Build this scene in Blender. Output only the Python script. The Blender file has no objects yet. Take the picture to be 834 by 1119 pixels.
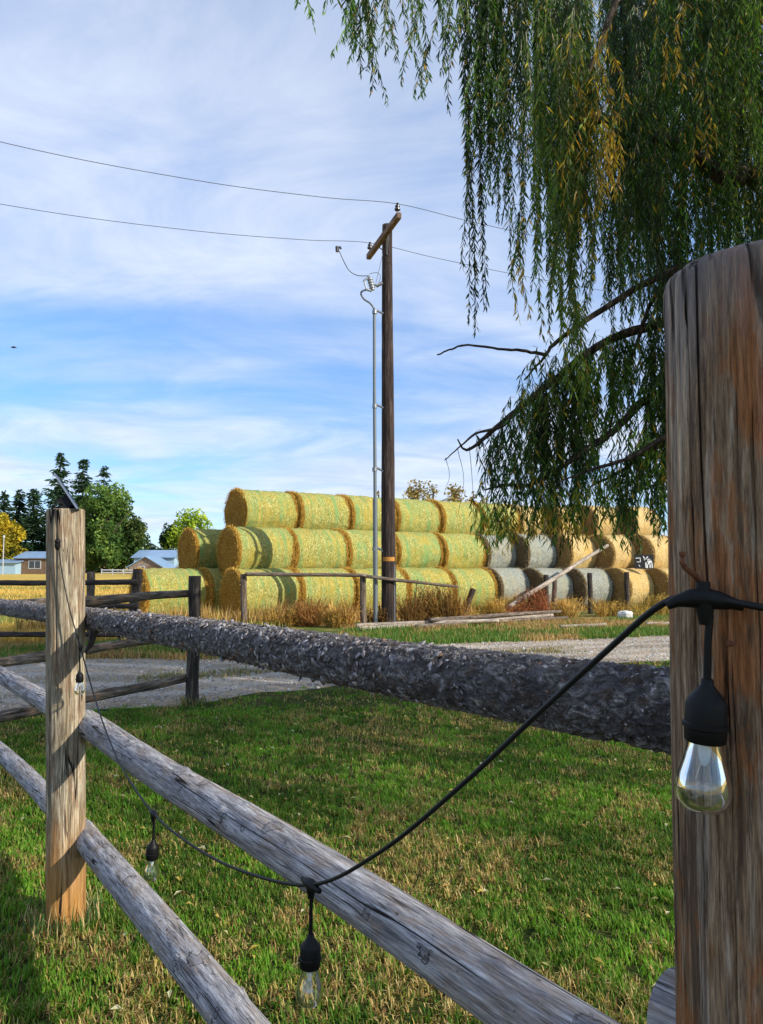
import bpy, math, random
import numpy as np
from mathutils import Vector, Matrix

random.seed(7)
RNG = np.random.default_rng(11)
PI = math.pi
R = math.radians
scene = bpy.context.scene
COL = scene.collection

# ------------------------------------------------------------------ camera
EYE = 1.6
F = 820.0
PITCH = math.atan((617 - 559.5) / F)
cam = bpy.data.cameras.new('camera')
cam_o = bpy.data.objects.new('camera', cam)
COL.objects.link(cam_o)
cam.sensor_fit = 'VERTICAL'
cam.sensor_height = 36.0
cam.lens = 36.0 * F / 1119.0
cam.clip_start = 0.02
cam.clip_end = 9000
cam_o.location = (0, 0, EYE)
cam_o.rotation_euler = (PI / 2 + PITCH, 0, 0)
scene.camera = cam_o


def at(x, y, Y):
    """World point at depth Y that the measured photo position (x, y) corresponds to."""
    h = (x - 417.0) / F
    v = (559.5 - y) / F
    fy = math.cos(PITCH) - math.sin(PITCH) * v
    fz = math.sin(PITCH) + math.cos(PITCH) * v
    k = Y / fy
    return Vector((h * k, Y, EYE + fz * k))


# ------------------------------------------------------------------ numpy noise
def _hash(ix, iy, iz, seed):
    n = (ix.astype(np.int64) * 73856093) ^ (iy.astype(np.int64) * 19349663) ^ (iz.astype(np.int64) * 83492791) ^ (seed * 2654435)
    n = (n ^ (n >> 13)) * 1274126177
    n = n & 0x7fffffff
    n = (n ^ (n >> 16)) & 0xffff
    return n / 65535.0


def vnoise(p, seed=0):
    p = np.asarray(p, dtype=np.float64)
    i = np.floor(p).astype(np.int64)
    f = p - i
    f = f * f * (3 - 2 * f)
    out = np.zeros(len(p))
    for dx in (0, 1):
        wx = f[:, 0] if dx else 1 - f[:, 0]
        for dy in (0, 1):
            wy = f[:, 1] if dy else 1 - f[:, 1]
            for dz in (0, 1):
                wz = f[:, 2] if dz else 1 - f[:, 2]
                out += wx * wy * wz * _hash(i[:, 0] + dx, i[:, 1] + dy, i[:, 2] + dz, seed)
    return out


def fbm(p, seed=0, octv=4):
    a, s, t = 1.0, 0.0, 0.0
    p = np.asarray(p, dtype=np.float64)
    for k in range(octv):
        s = s + a * vnoise(p, seed + k * 17)
        t += a
        a *= 0.5
        p = p * 2.03 + 3.7
    return s / t


# ------------------------------------------------------------------ mesh helpers
def np_mesh(name, V, Fs, cols=None, smooth=False, mats=(), mat_idx=None):
    me = bpy.data.meshes.new(name)
    V = np.asarray(V, dtype=np.float32)
    if not isinstance(Fs, list):
        Fs = [Fs]
    Fs = [np.asarray(f, dtype=np.int32) for f in Fs if len(f)]
    me.vertices.add(len(V))
    me.vertices.foreach_set('co', V.ravel())
    loops = np.concatenate([f.ravel() for f in Fs])
    tot = np.concatenate([np.full(len(f), f.shape[1], dtype=np.int32) for f in Fs])
    start = np.concatenate([[0], np.cumsum(tot)[:-1]]).astype(np.int32)
    me.loops.add(len(loops))
    me.loops.foreach_set('vertex_index', loops)
    me.polygons.add(len(tot))
    me.polygons.foreach_set('loop_start', start)
    if mat_idx is not None:
        me.polygons.foreach_set('material_index', np.asarray(mat_idx, dtype=np.int32))
    me.polygons.foreach_set('use_smooth', np.full(len(tot), smooth, dtype=bool))
    me.update(calc_edges=True)
    me.validate()
    if cols is not None:
        c = np.asarray(cols, dtype=np.float32)
        if c.shape[1] == 3:
            c = np.concatenate([c, np.ones((len(c), 1), dtype=np.float32)], axis=1)
        at_ = me.attributes.new('Col', 'FLOAT_COLOR', 'POINT')
        at_.data.foreach_set('color', c.ravel())
    for m in mats:
        me.materials.append(m)
    return me


def link(name, me, parent=None, loc=None, label=None):
    o = bpy.data.objects.new(name, me)
    COL.objects.link(o)
    if parent is not None:
        o.parent = parent
    if loc is not None:
        o.location = loc
    if label:
        o['label'] = label
    return o


def tag(o, label, cat, group=None):
    o['label'] = label
    o['category'] = cat
    if group:
        o['group'] = group
    return o


def thing(name, label, cat, loc=(0, 0, 0), rotz=0.0, group=None):
    o = bpy.data.objects.new(name, None)
    COL.objects.link(o)
    o.location = loc
    o.rotation_euler = (0, 0, rotz)
    o.empty_display_size = 0.2
    return tag(o, label, cat, group)


class MB:
    """Collects simple shapes into one mesh."""
    def __init__(self):
        self.v = []
        self.f = []

    def add(self, vs, fs):
        b = len(self.v)
        self.v.extend([tuple(p) for p in vs])
        self.f.extend([tuple(b + i for i in f) for f in fs])

    def box(self, c, s, rot=None):
        vs = []
        for dx in (-.5, .5):
            for dy in (-.5, .5):
                for dz in (-.5, .5):
                    p = Vector((dx * s[0], dy * s[1], dz * s[2]))
                    if rot is not None:
                        p = rot @ p
                    vs.append(p + Vector(c))
        self.add(vs, [(0, 1, 3, 2), (4, 6, 7, 5), (0, 4, 5, 1), (2, 3, 7, 6), (0, 2, 6, 4), (1, 5, 7, 3)])

    def tube(self, pts, radii, n=10, jit=0.0, caps=True, seed=0):
        rnd = random.Random(seed)
        pts = [Vector(p) for p in pts]
        if not hasattr(radii, '__len__'):
            radii = [radii] * len(pts)
        ref = Vector((0, 0, 1))
        d0 = (pts[1] - pts[0]).normalized()
        if abs(d0.dot(ref)) > .9:
            ref = Vector((1, 0, 0))
        vs, fs = [], []
        for i, p in enumerate(pts):
            d = (pts[min(i + 1, len(pts) - 1)] - pts[max(i - 1, 0)]).normalized()
            a = d.cross(ref).normalized()
            b = d.cross(a).normalized()
            for k in range(n):
                t = 2 * PI * k / n
                r = radii[i] * (1 + rnd.uniform(-jit, jit))
                vs.append(p + a * math.cos(t) * r + b * math.sin(t) * r)
        for i in range(len(pts) - 1):
            for k in range(n):
                k2 = (k + 1) % n
                fs.append((i * n + k, i * n + k2, (i + 1) * n + k2, (i + 1) * n + k))
        if caps:
            fs.append(tuple(range(n - 1, -1, -1)))
            e = (len(pts) - 1) * n
            fs.append(tuple(e + k for k in range(n)))
        self.add(vs, fs)

    def lathe(self, prof, n=24, base=(0, 0, 0)):
        bx, by, bz = base
        vs, fs = [], []
        for (r, z) in prof:
            for k in range(n):
                t = 2 * PI * k / n
                vs.append((bx + r * math.cos(t), by + r * math.sin(t), bz + z))
        for i in range(len(prof) - 1):
            for k in range(n):
                k2 = (k + 1) % n
                fs.append((i * n + k, i * n + k2, (i + 1) * n + k2, (i + 1) * n + k))
        fs.append(tuple(range(n - 1, -1, -1)))
        e = (len(prof) - 1) * n
        fs.append(tuple(e + k for k in range(n)))
        self.add(vs, fs)

    def mesh(self, name, mat, smooth=False):
        me = bpy.data.meshes.new(name)
        me.from_pydata(self.v, [], self.f)
        me.materials.append(mat)
        if smooth:
            me.polygons.foreach_set('use_smooth', [True] * len(me.polygons))
            try:
                me.set_sharp_from_angle(angle=R(50))
            except Exception:
                pass
        me.update()
        return me

    def build(self, name, mat, parent=None, smooth=False, loc=None, label=None):
        return link(name, self.mesh(name, mat, smooth), parent, loc, label)


def grid_log(length, rad_fn, na, nl, bend=None, seed=0, zs=None):
    """Closed log along +Z from 0 to length: (V, quads, [caps])."""
    z = np.linspace(0, length, nl) if zs is None else np.asarray(zs)
    nl = len(z)
    t = np.linspace(0, 2 * PI, na, endpoint=False)
    Z, T = np.meshgrid(z, t, indexing='ij')
    r = rad_fn(Z.ravel(), T.ravel()).reshape(Z.shape)
    X = r * np.cos(T)
    Y = r * np.sin(T)
    if bend is not None:
        bx, by = bend(Z)
        X = X + bx
        Y = Y + by
    V = np.stack([X, Y, Z], -1).reshape(-1, 3)
    i = np.arange(nl - 1)[:, None] * na
    k = np.arange(na)[None, :]
    k2 = (k + 1) % na
    Q = np.stack([i + k, i + k2, i + na + k2, i + na + k], -1).reshape(-1, 4)
    c0 = len(V)
    V = np.concatenate([V, [V[:na].mean(0) + [0, 0, 0]], [V[-na:].mean(0)]])
    kk = np.arange(na)
    T0 = np.stack([np.full(na, c0), (kk + 1) % na, kk], -1)
    e = (nl - 1) * na
    T1 = np.stack([np.full(na, c0 + 1), e + kk, e + (kk + 1) % na], -1)
    return V, [Q, np.concatenate([T0, T1])]


def orient(o, a, b):
    """Place an object built along +Z from a towards b."""
    d = (Vector(b) - Vector(a)).normalized()
    o.location = a
    o.rotation_mode = 'QUATERNION'
    o.rotation_quaternion = d.to_track_quat('Z', 'Y')
    return o


# ------------------------------------------------------------------ material helpers
class NT:
    def __init__(self, name, rough=0.8, spec=0.3):
        self.m = bpy.data.materials.new(name)
        self.m.use_nodes = True
        self.t = self.m.node_tree
        self.t.nodes.clear()
        self.out = self.t.nodes.new('ShaderNodeOutputMaterial')
        self.b = self.t.nodes.new('ShaderNodeBsdfPrincipled')
        self.t.links.new(self.b.outputs[0], self.out.inputs['Surface'])
        self.b.inputs['Roughness'].default_value = rough
        self.b.inputs['Specular IOR Level'].default_value = spec

    def n(self, typ, **kw):
        nd = self.t.nodes.new(typ)
        for k, v in kw.items():
            setattr(nd, k, v)
        return nd

    def set(self, sock, v):
        if isinstance(v, bpy.types.NodeSocket):
            self.t.links.new(v, sock)
        elif isinstance(v, (tuple, list)) and sock.type == 'RGBA' and len(v) == 3:
            sock.default_value = (*v, 1)
        else:
            sock.default_value = v

    def coord(self, scale=(1, 1, 1), kind='Object', loc=(0, 0, 0)):
        c = self.n('ShaderNodeTexCoord')
        m = self.n('ShaderNodeMapping')
        self.t.links.new(c.outputs[kind], m.inputs[0])
        m.inputs['Scale'].default_value = scale
        m.inputs['Location'].default_value = loc
        return m.outputs[0]

    def wcoord(self, scale=(1, 1, 1)):
        c = self.n('ShaderNodeNewGeometry')
        m = self.n('ShaderNodeMapping')
        self.t.links.new(c.outputs['Position'], m.inputs[0])
        m.inputs['Scale'].default_value = scale
        return m.outputs[0]

    def noise(self, vec, scale=1.0, detail=4.0, rough=0.55, dist=0.0):
        nd = self.n('ShaderNodeTexNoise')
        self.set(nd.inputs['Vector'], vec)
        nd.inputs['Scale'].default_value = scale
        nd.inputs['Detail'].default_value = detail
        nd.inputs['Roughness'].default_value = rough
        nd.inputs['Distortion'].default_value = dist
        return nd.outputs[0]

    def voro(self, vec, scale=1.0, feature='F1', out='Distance', rnd=1.0):
        nd = self.n('ShaderNodeTexVoronoi', feature=feature)
        self.set(nd.inputs['Vector'], vec)
        nd.inputs['Scale'].default_value = scale
        nd.inputs['Randomness'].default_value = rnd
        return nd.outputs[out]

    def ramp(self, fac, stops, interp='LINEAR'):
        nd = self.n('ShaderNodeValToRGB')
        cr = nd.color_ramp
        cr.interpolation = interp
        while len(cr.elements) < len(stops):
            cr.elements.new(0.5)
        for e, (p, c) in zip(cr.elements, stops):
            e.position = p
            e.color = (*c, 1) if len(c) == 3 else c
        self.set(nd.inputs[0], fac)
        return nd.outputs[0]

    def sm(self, fac, a, b, lo=0.0, hi=1.0):
        nd = self.n('ShaderNodeMapRange', interpolation_type='SMOOTHSTEP')
        self.set(nd.inputs['Value'], fac)
        nd.inputs['From Min'].default_value = a
        nd.inputs['From Max'].default_value = b
        nd.inputs['To Min'].default_value = lo
        nd.inputs['To Max'].default_value = hi
        return nd.outputs[0]

    def math(self, op, a, b=0.0, c=None):
        nd = self.n('ShaderNodeMath', operation=op)
        self.set(nd.inputs[0], a)
        self.set(nd.inputs[1], b)
        if c is not None:
            self.set(nd.inputs[2], c)
        return nd.outputs[0]

    def mix(self, fac, a, b, blend='MIX'):
        nd = self.n('ShaderNodeMix', data_type='RGBA', blend_type=blend)
        self.set(nd.inputs[0], fac)
        self.set(nd.inputs[6], a)
        self.set(nd.inputs[7], b)
        return nd.outputs[2]

    def sep(self, vec):
        nd = self.n('ShaderNodeSeparateXYZ')
        self.set(nd.inputs[0], vec)
        return nd.outputs

    def attr(self, name='Col'):
        return self.n('ShaderNodeAttribute', attribute_name=name).outputs['Color']

    def rand(self):
        return self.n('ShaderNodeObjectInfo').outputs['Random']

    def color(self, c):
        self.set(self.b.inputs['Base Color'], c)
        return self

    def bump(self, h, strength=0.5, dist=0.01):
        nd = self.n('ShaderNodeBump')
        nd.inputs['Strength'].default_value = strength
        nd.inputs['Distance'].default_value = dist
        self.set(nd.inputs['Height'], h)
        self.t.links.new(nd.outputs[0], self.b.inputs['Normal'])
        return self

    def disp(self, h, scale=0.01, mid=0.5):
        nd = self.n('ShaderNodeDisplacement')
        nd.inputs['Midlevel'].default_value = mid
        nd.inputs['Scale'].default_value = scale
        self.set(nd.inputs['Height'], h)
        self.t.links.new(nd.outputs[0], self.out.inputs['Displacement'])
        self.m.displacement_method = 'BOTH'
        return self


def plain(name, c, rough=0.6, metal=0.0, spec=0.4, var=0.25, sc=30):
    k = NT(name, rough, spec)
    n = k.noise(k.coord(), sc, 4)
    lo = tuple(x * (1 - var) for x in c)
    hi = tuple(min(1, x * (1 + var)) for x in c)
    k.color(k.ramp(n, [(.3, lo), (.7, hi)]))
    k.b.inputs['Metallic'].default_value = metal
    k.bump(n, .15, .004)
    return k.m


def wood(name, dark, mid, light, stain=None, stain_amt=0.5, gscale=40, zcol=None, crack=0.35, patches=False, disp=None, stretch=14, cuts=False, streak=False):
    """Round weathered timber whose grain runs along local Z."""
    k = NT(name, 0.85, 0.2)
    g = k.noise(k.coord((gscale, gscale, gscale / stretch)), 1.0, 6, .62, .3)
    g2 = k.noise(k.coord((9, 9, 1.1), loc=(3, 1, 7)), 1.0, 3)
    c = k.ramp(g, [(.32, dark), (.5, mid), (.66, light)])
    c = k.mix(k.sm(g2, .45, .7, 0, .6), c, k.mix(.5, dark, mid))
    gf = k.noise(k.coord((gscale * 3.6, gscale * 3.6, gscale * 3.6 / (stretch * 1.3)), loc=(2, 2, 5)), 1.0, 4, .7)
    c = k.mix(1.0, c, k.ramp(gf, [(.32, (.42, .40, .39)), (.5, (.95, .95, .95)), (.66, (1.45, 1.42, 1.38))]), 'MULTIPLY')
    if streak:
        st = k.noise(k.coord((60, 60, 3.4), loc=(7, 3, 2)), 1.0, 6, .7, .2)
        c = k.mix(k.sm(st, .53, .58, 0, .75), c, (.085, .052, .034))
        st = k.noise(k.coord((50, 50, 3.0), loc=(1, 5, 4)), 1.0, 6, .7, .2)
        c = k.mix(k.sm(st, .53, .59, 0, .6), c, k.mix(1.0, (.52, .43, .34), k.ramp(gf, [(.3, (.5, .5, .5)), (.7, (1.2, 1.2, 1.2))]), 'MULTIPLY'))
        kn_ = k.voro(k.coord((9, 9, 3.2), loc=(3, 6, 1)), 1.0, 'F1', 'Distance')
        c = k.mix(k.sm(k.math('ADD', kn_, k.math('MULTIPLY', g, .08)), .12, .07, 0, .8), c, (.06, .036, .022))
    if stain:
        s = k.noise(k.coord((17, 17, 5.5), loc=(5, 2, 1)), 1.0, 6, .66)
        s2 = k.noise(k.coord((80, 80, 14), loc=(1, 9, 1)), 1.0, 4, .65)
        f = k.math('MULTIPLY', k.sm(s, .47, .56), k.sm(s2, .36, .54))
        c = k.mix(k.math('MULTIPLY', f, stain_amt), c, k.mix(1.0, stain, k.ramp(gf, [(.3, (.35, .35, .35)), (.7, (1.3, 1.3, 1.3))]), 'MULTIPLY'))
    if zcol:
        for (z0, z1, colr, amt) in zcol:
            z = k.sep(k.coord())[2]
            zz = k.math('ADD', z, k.math('MULTIPLY', k.math('SUBTRACT', k.noise(k.coord((20, 20, 2.5)), 1.0, 3), .5), .3))
            c = k.mix(k.sm(zz, z0, z1, 0, amt), c, k.mix(.55, colr, k.mix(1.0, k.ramp(g, [(.25, (.5, .5, .5)), (.75, (1.3, 1.3, 1.3))]), colr, 'MULTIPLY')))
    # long drying cracks: thin iso-lines of a stretched noise
    cn = k.noise(k.coord((13, 13, .55), loc=(2, 4, 0)), 1.0, 2.5, .5)
    line = k.sm(k.math('ABSOLUTE', k.math('SUBTRACT', cn, .5)), .0, .012, 1, 0)
    cmask = k.sm(k.noise(k.coord((7, 7, 2), loc=(8, 0, 2)), 1.0, 2), .42, .55)
    line = k.math('MULTIPLY', line, cmask)
    c = k.mix(k.math('MULTIPLY', line, crack * 1.6), c, (.018, .014, .012))
    cn2 = k.noise(k.coord((42, 42, 1.6), loc=(6, 1, 3)), 1.0, 2, .5)
    line2 = k.math('MULTIPLY', k.sm(k.math('ABSOLUTE', k.math('SUBTRACT', cn2, .5)), .0, .016, 1, 0), k.sm(k.noise(k.coord((12, 12, 4), loc=(3, 8, 2)), 1.0, 2), .45, .58))
    c = k.mix(k.math('MULTIPLY', line2, .75), c, (.035, .026, .02))
    line = k.math('ADD', line, k.math('MULTIPLY', line2, .7))
    h = k.math('SUBTRACT', k.math('ADD', g, k.math('MULTIPLY', gf, .7)), k.math('MULTIPLY', line, 1.2))
    if patches:
        pn = k.noise(k.coord((12, 12, 7), loc=(4, 4, 9)), 1.0, 4, .55)
        inside = k.sm(pn, .625, .635)
        rim = k.sm(k.math('ABSOLUTE', k.math('SUBTRACT', pn, .63)), .003, .012, 1, 0)
        c = k.mix(k.math('MULTIPLY', inside, .4), c, (.15, .14, .145))
        c = k.mix(k.math('MULTIPLY', rim, k.sm(k.noise(k.coord((30, 30, 30)), 1.0, 2), .4, .6, .15, .8)), c, (.035, .03, .03))
        h = k.math('ADD', h, k.math('SUBTRACT', k.math('MULTIPLY', inside, .5), rim))
        sp = k.noise(k.coord((60, 60, 30), loc=(1, 1, 1)), 1.0, 2)
        c = k.mix(k.sm(sp, .68, .74, 0, .7), c, (.04, .035, .03))
    if cuts:
        cz = k.noise(k.coord((2.2, 2.2, 9), loc=(0, 3, 2.2)), 1.0, 1.5)
        cl = k.sm(k.math('ABSOLUTE', k.math('SUBTRACT', cz, .5)), .0, .006, 1, 0)
        cl = k.math('MULTIPLY', cl, k.sm(k.noise(k.coord((8, 8, 6)), 1.0, 2), .45, .6))
        c = k.mix(cl, c, (.03, .02, .015))
        h = k.math('SUBTRACT', h, cl)
    k.color(c)
    k.bump(h, .8, .006)
    if disp:
        k.disp(h, disp, .4)
    return k.m


def attr_leaf(name, rough=0.5, trans=0.3, spec=0.35):
    """Foliage coloured per leaf, lit through from behind."""
    k = NT(name, rough, spec)
    c = k.attr()
    k.color(c)
    tr = k.n('ShaderNodeBsdfTranslucent')
    k.set(tr.inputs[0], k.mix(1.0, c, (1.25, 1.35, .7), 'MULTIPLY'))
    mx = k.n('ShaderNodeMixShader')
    mx.inputs[0].default_value = trans
    k.t.links.new(k.b.outputs[0], mx.inputs[1])
    k.t.links.new(tr.outputs[0], mx.inputs[2])
    k.t.links.new(mx.outputs[0], k.out.inputs['Surface'])
    return k.m


# ------------------------------------------------------------------ light and sky
SUN_AZ = Vector((.87, -.49, 0)).normalized()       # horizontal direction towards the sun
SUN_EL = R(29)
sun = bpy.data.lights.new('sun', 'SUN')
sun.energy = 5.0
sun.angle = R(.55)
sun.color = (1.0, .93, .8)
sun_o = bpy.data.objects.new('sun', sun)
COL.objects.link(sun_o)
to_sun = Vector((SUN_AZ.x * math.cos(SUN_EL), SUN_AZ.y * math.cos(SUN_EL), math.sin(SUN_EL)))
sun_o.rotation_mode = 'QUATERNION'
sun_o.rotation_quaternion = to_sun.to_track_quat('Z', 'Y')
sun_o.location = to_sun * 60

w = bpy.data.worlds.new('World')
scene.world = w
w.use_nodes = True
t = w.node_tree
t.nodes.clear()


class WT(NT):
    def __init__(self):
        self.t = t


wt = WT()
wo = wt.n('ShaderNodeOutputWorld')
bg = wt.n('ShaderNodeBackground')
t.links.new(bg.outputs[0], wo.inputs[0])
sky = wt.n('ShaderNodeTexSky', sky_type='NISHITA', sun_disc=False)
sky.sun_elevation = SUN_EL
sky.sun_rotation = math.atan2(SUN_AZ.x, SUN_AZ.y)
sky.altitude = 1200
sky.air_density = 1.0
sky.dust_density = 0.4
sky.ozone_density = 2.0
tc = wt.n('ShaderNodeTexCoord').outputs['Generated']
sx = wt.sep(tc)
zc = wt.math('ADD', wt.math('MAXIMUM', sx[2], 0.0), .10)
comb = wt.n('ShaderNodeCombineXYZ')
wt.set(comb.inputs[0], wt.math('DIVIDE', sx[0], zc))
wt.set(comb.inputs[1], wt.math('DIVIDE', sx[1], zc))
mp = wt.n('ShaderNodeMapping')
t.links.new(comb.outputs[0], mp.inputs[0])
mp.inputs['Rotation'].default_value = (0, 0, R(-8))
mp.inputs['Scale'].default_value = (.46, .62, 1)
mp.inputs['Location'].default_value = (7.7, -3.1, 0)
c1 = wt.noise(mp.outputs[0], 1.0, 6, .52, .6)
c2 = wt.noise(mp.outputs[0], 3.1, 6, .62, .9)
c3 = wt.noise(mp.outputs[0], .45, 2, .5)
cl = wt.math('ADD', wt.math('MULTIPLY', c1, .66), wt.math('ADD', wt.math('MULTIPLY', c2, .10), wt.math('MULTIPLY', c3, .36)))
cov = wt.sm(cl, .42, .66, .05, .88)
cov2 = wt.math('MAXIMUM', cov, wt.sm(sx[2], .0, .10, .35, 0))
skyc = wt.mix(1.0, sky.outputs[0], (1.08, 1.46, 1.76), 'MULTIPLY')
skyc = wt.mix(1.0, skyc, wt.ramp(sx[2], [(0, (.62, .64, .70)), (.16, (.66, .70, .76)), (.42, (1, 1, 1))]), 'MULTIPLY')
cloudc = wt.ramp(c2, [(.34, (4.4, 5.2, 7.0)), (.62, (6.1, 6.6, 7.5))])
skyc = wt.mix(cov2, skyc, cloudc)
t.links.new(skyc, bg.inputs[0])
bg.inputs[1].default_value = 0.125

scene.view_settings.view_transform = 'Standard'
scene.view_settings.look = 'None'
scene.view_settings.exposure = 0.22
scene.view_settings.gamma = 1
scene.cycles.max_bounces = 6
scene.cycles.transparent_max_bounces = 12
scene.cycles.use_denoising = True

# ------------------------------------------------------------------ materials
M = {}
M['post_near'] = wood('weathered brown post wood', (.07, .044, .025), (.37, .245, .145), (.70, .53, .36), stain=(.42, .15, .042), stain_amt=.75,
                      gscale=130, stretch=12, crack=.45, disp=.0016, streak=True,
                      zcol=[(1.72, 1.87, (.32, .30, .31), .6)])
M['post_pale'] = wood('pale tan post wood', (.11, .085, .055), (.35, .29, .20), (.60, .535, .41), stain=(.27, .135, .06), stain_amt=.5,
                      gscale=70, stretch=14, crack=.8,
                      zcol=[(.62, .1, (.46, .21, .045), .85)])
M['rail_grey'] = wood('silver grey rail wood', (.15, .145, .15), (.34, .33, .345), (.56, .55, .56), stain=(.36, .25, .16), stain_amt=.45,
                      gscale=70, stretch=12, crack=.9, patches=True)
M['far_wood'] = wood('old grey brown fence wood', (.04, .032, .027), (.14, .115, .095), (.32, .27, .22), stain=(.24, .14, .07), stain_amt=.5, gscale=30, stretch=8, crack=.6)
M['dark_wood'] = wood('dark old post wood', (.018, .015, .014), (.06, .048, .04), (.15, .12, .10), gscale=30, stretch=8, crack=.6)
M['pale_pole'] = wood('bleached pole wood', (.19, .15, .115), (.37, .31, .25), (.54, .47, .39), gscale=30, stretch=10, crack=.5)
M['utility'] = wood('creosoted pole wood', (.012, .009, .008), (.045, .032, .028), (.12, .085, .07), gscale=26, stretch=20, crack=1.0)
M['crossarm'] = wood('weathered crossarm wood', (.07, .05, .04), (.18, .125, .095), (.30, .22, .17), gscale=30, stretch=10, crack=.6)
M['tree_bark'] = wood('dark tree bark', (.014, .010, .008), (.06, .045, .033), (.15, .12, .09), gscale=26, stretch=5, crack=.9)

# scaly bark
k = NT('scaly spruce bark', 0.9, 0.15)
cw = k.noise(k.coord((30, 30, 30)), 1.0, 3)
vv = k.n('ShaderNodeVectorMath', operation='ADD')
wv = k.n('ShaderNodeVectorMath', operation='SCALE')
nn = k.n('ShaderNodeTexNoise')
k.set(nn.inputs['Vector'], k.coord((1, 1, 1)))
nn.inputs['Scale'].default_value = 28
k.t.links.new(nn.outputs['Color'], wv.inputs[0])
wv.inputs['Scale'].default_value = .030
k.t.links.new(k.coord((1, 1, .62)), vv.inputs[0])
k.t.links.new(wv.outputs[0], vv.inputs[1])
cellc = k.voro(vv.outputs[0], 78, 'F1', 'Color')
cd = k.voro(vv.outputs[0], 78, 'F1', 'Distance')
edge = k.voro(vv.outputs[0], 78, 'DISTANCE_TO_EDGE', 'Distance')
cr = k.sep(cellc)
fine = k.noise(k.coord((170, 170, 120)), 1.0, 4, .6)
rag = k.noise(k.coord((1, 1, .6)), 62, 7, .68, 1.6)
rag2 = k.noise(k.coord((1, 1, .5), loc=(3, 3, 3)), 24, 4, .6, .8)
plate = k.math('ADD', k.math('MULTIPLY', k.sm(rag, .36, .66), .8), k.math('MULTIPLY', cr[0], .35))
h = k.math('ADD', plate, k.math('ADD', k.math('MULTIPLY', fine, .5), k.math('MULTIPLY', rag2, .8)))
col = k.ramp(rag, [(.36, (.08, .064, .058)), (.45, (.30, .265, .25)), (.54, (.52, .485, .475)), (.64, (.76, .72, .71))])
col = k.mix(k.math('MULTIPLY', k.sm(cr[1], .3, .9), .45), col, (.30, .285, .325))
col = k.mix(k.sm(rag2, .50, .40, 0, .5), col, (.10, .082, .08))
col = k.mix(k.math('MULTIPLY', k.sm(cr[2], .88, .92), .55), col, (.22, .14, .09))
k.color(col)
k.bump(h, .9, .007)
k.disp(h, .0075, 1.05)
M['bark'] = k.m
k = NT('bark flake', 0.9, 0.15)
fr = k.attr()
k.color(fr)
M['flake'] = k.m
M['cut_end'] = plain('pale peeled wood', (.42, .30, .20), .8, var=.3, sc=60)

M['black'] = plain('black rubber', (.005, .005, .0055), .5, spec=.22, var=.3)
M['black_cable'] = plain('dull black cable', (.010, .010, .011), .5, spec=.25, var=.3)
M['rust'] = plain('rusty iron', (.17, .065, .03), .8, metal=.3, var=.45, sc=200)
M['steel'] = plain('galvanised steel', (.26, .28, .30), .45, metal=.7, var=.15)
M['conduit'] = plain('grey conduit', (.15, .175, .19), .5, metal=.3, var=.1)
M['porcelain'] = plain('dark glazed porcelain', (.035, .03, .035), .25, spec=.6, var=.2)
M['grey_ins'] = plain('grey glazed porcelain', (.25, .26, .28), .3, spec=.6, var=.2)
M['orange'] = plain('orange plate', (.45, .20, .03), .6, var=.2)
M['wire'] = plain('weathered wire', (.10, .11, .13), .5, metal=.4, var=.2)
M['white'] = plain('chalk white', (.78, .78, .76), .8, var=.08)
M['signblack'] = plain('black painted board', (.006, .006, .007), .6, var=.3)
M['solar'] = plain('blue solar cells', (.03, .05, .12), .2, spec=.6, var=.3)
M['solarback'] = plain('grey plastic', (.14, .17, .24), .5, var=.1)
M['rock'] = plain('pale stone', (.62, .60, .56), .9, var=.25, sc=12)
M['bird'] = plain('dark feathers', (.03, .028, .03), .8)

# thin clear glass: fresnel mix of a tinted see-through and a gloss
k = NT('clear bulb glass', .03, .5)
tr = k.n('ShaderNodeBsdfTransparent')
lw = k.n('ShaderNodeLayerWeight')
lw.inputs[0].default_value = .35
k.set(tr.inputs[0], k.ramp(lw.outputs['Facing'], [(0, (.94, .94, .88)), (.6, (.84, .83, .68)), (1, (.50, .48, .32))]))
gl = k.n('ShaderNodeBsdfGlossy')
gl.inputs['Roughness'].default_value = .04
gl.inputs[0].default_value = (1, 1, 1, 1)
mx = k.n('ShaderNodeMixShader')
k.set(mx.inputs[0], k.math('ADD', k.math('MULTIPLY', lw.outputs['Fresnel'], .8), .075))
k.t.links.new(tr.outputs[0], mx.inputs[1])
k.t.links.new(gl.outputs[0], mx.inputs[2])
k.t.links.new(mx.outputs[0], k.out.inputs['Surface'])
M['glass'] = k.m
M['filament'] = plain('filament support', (.5, .5, .52), .3, metal=.6)
M['frost'] = plain('inner glass stem', (.60, .68, .80), .2, spec=.7, var=.1)

# foliage
M['blade'] = attr_leaf('grass blades', .6, .3, .25)
M['leaf'] = attr_leaf('willow leaves', .42, .42, .4)
M['farleaf'] = attr_leaf('far foliage', .7, .25, .2)
M['straw'] = attr_leaf('loose straw', .7, .2, .2)

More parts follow.
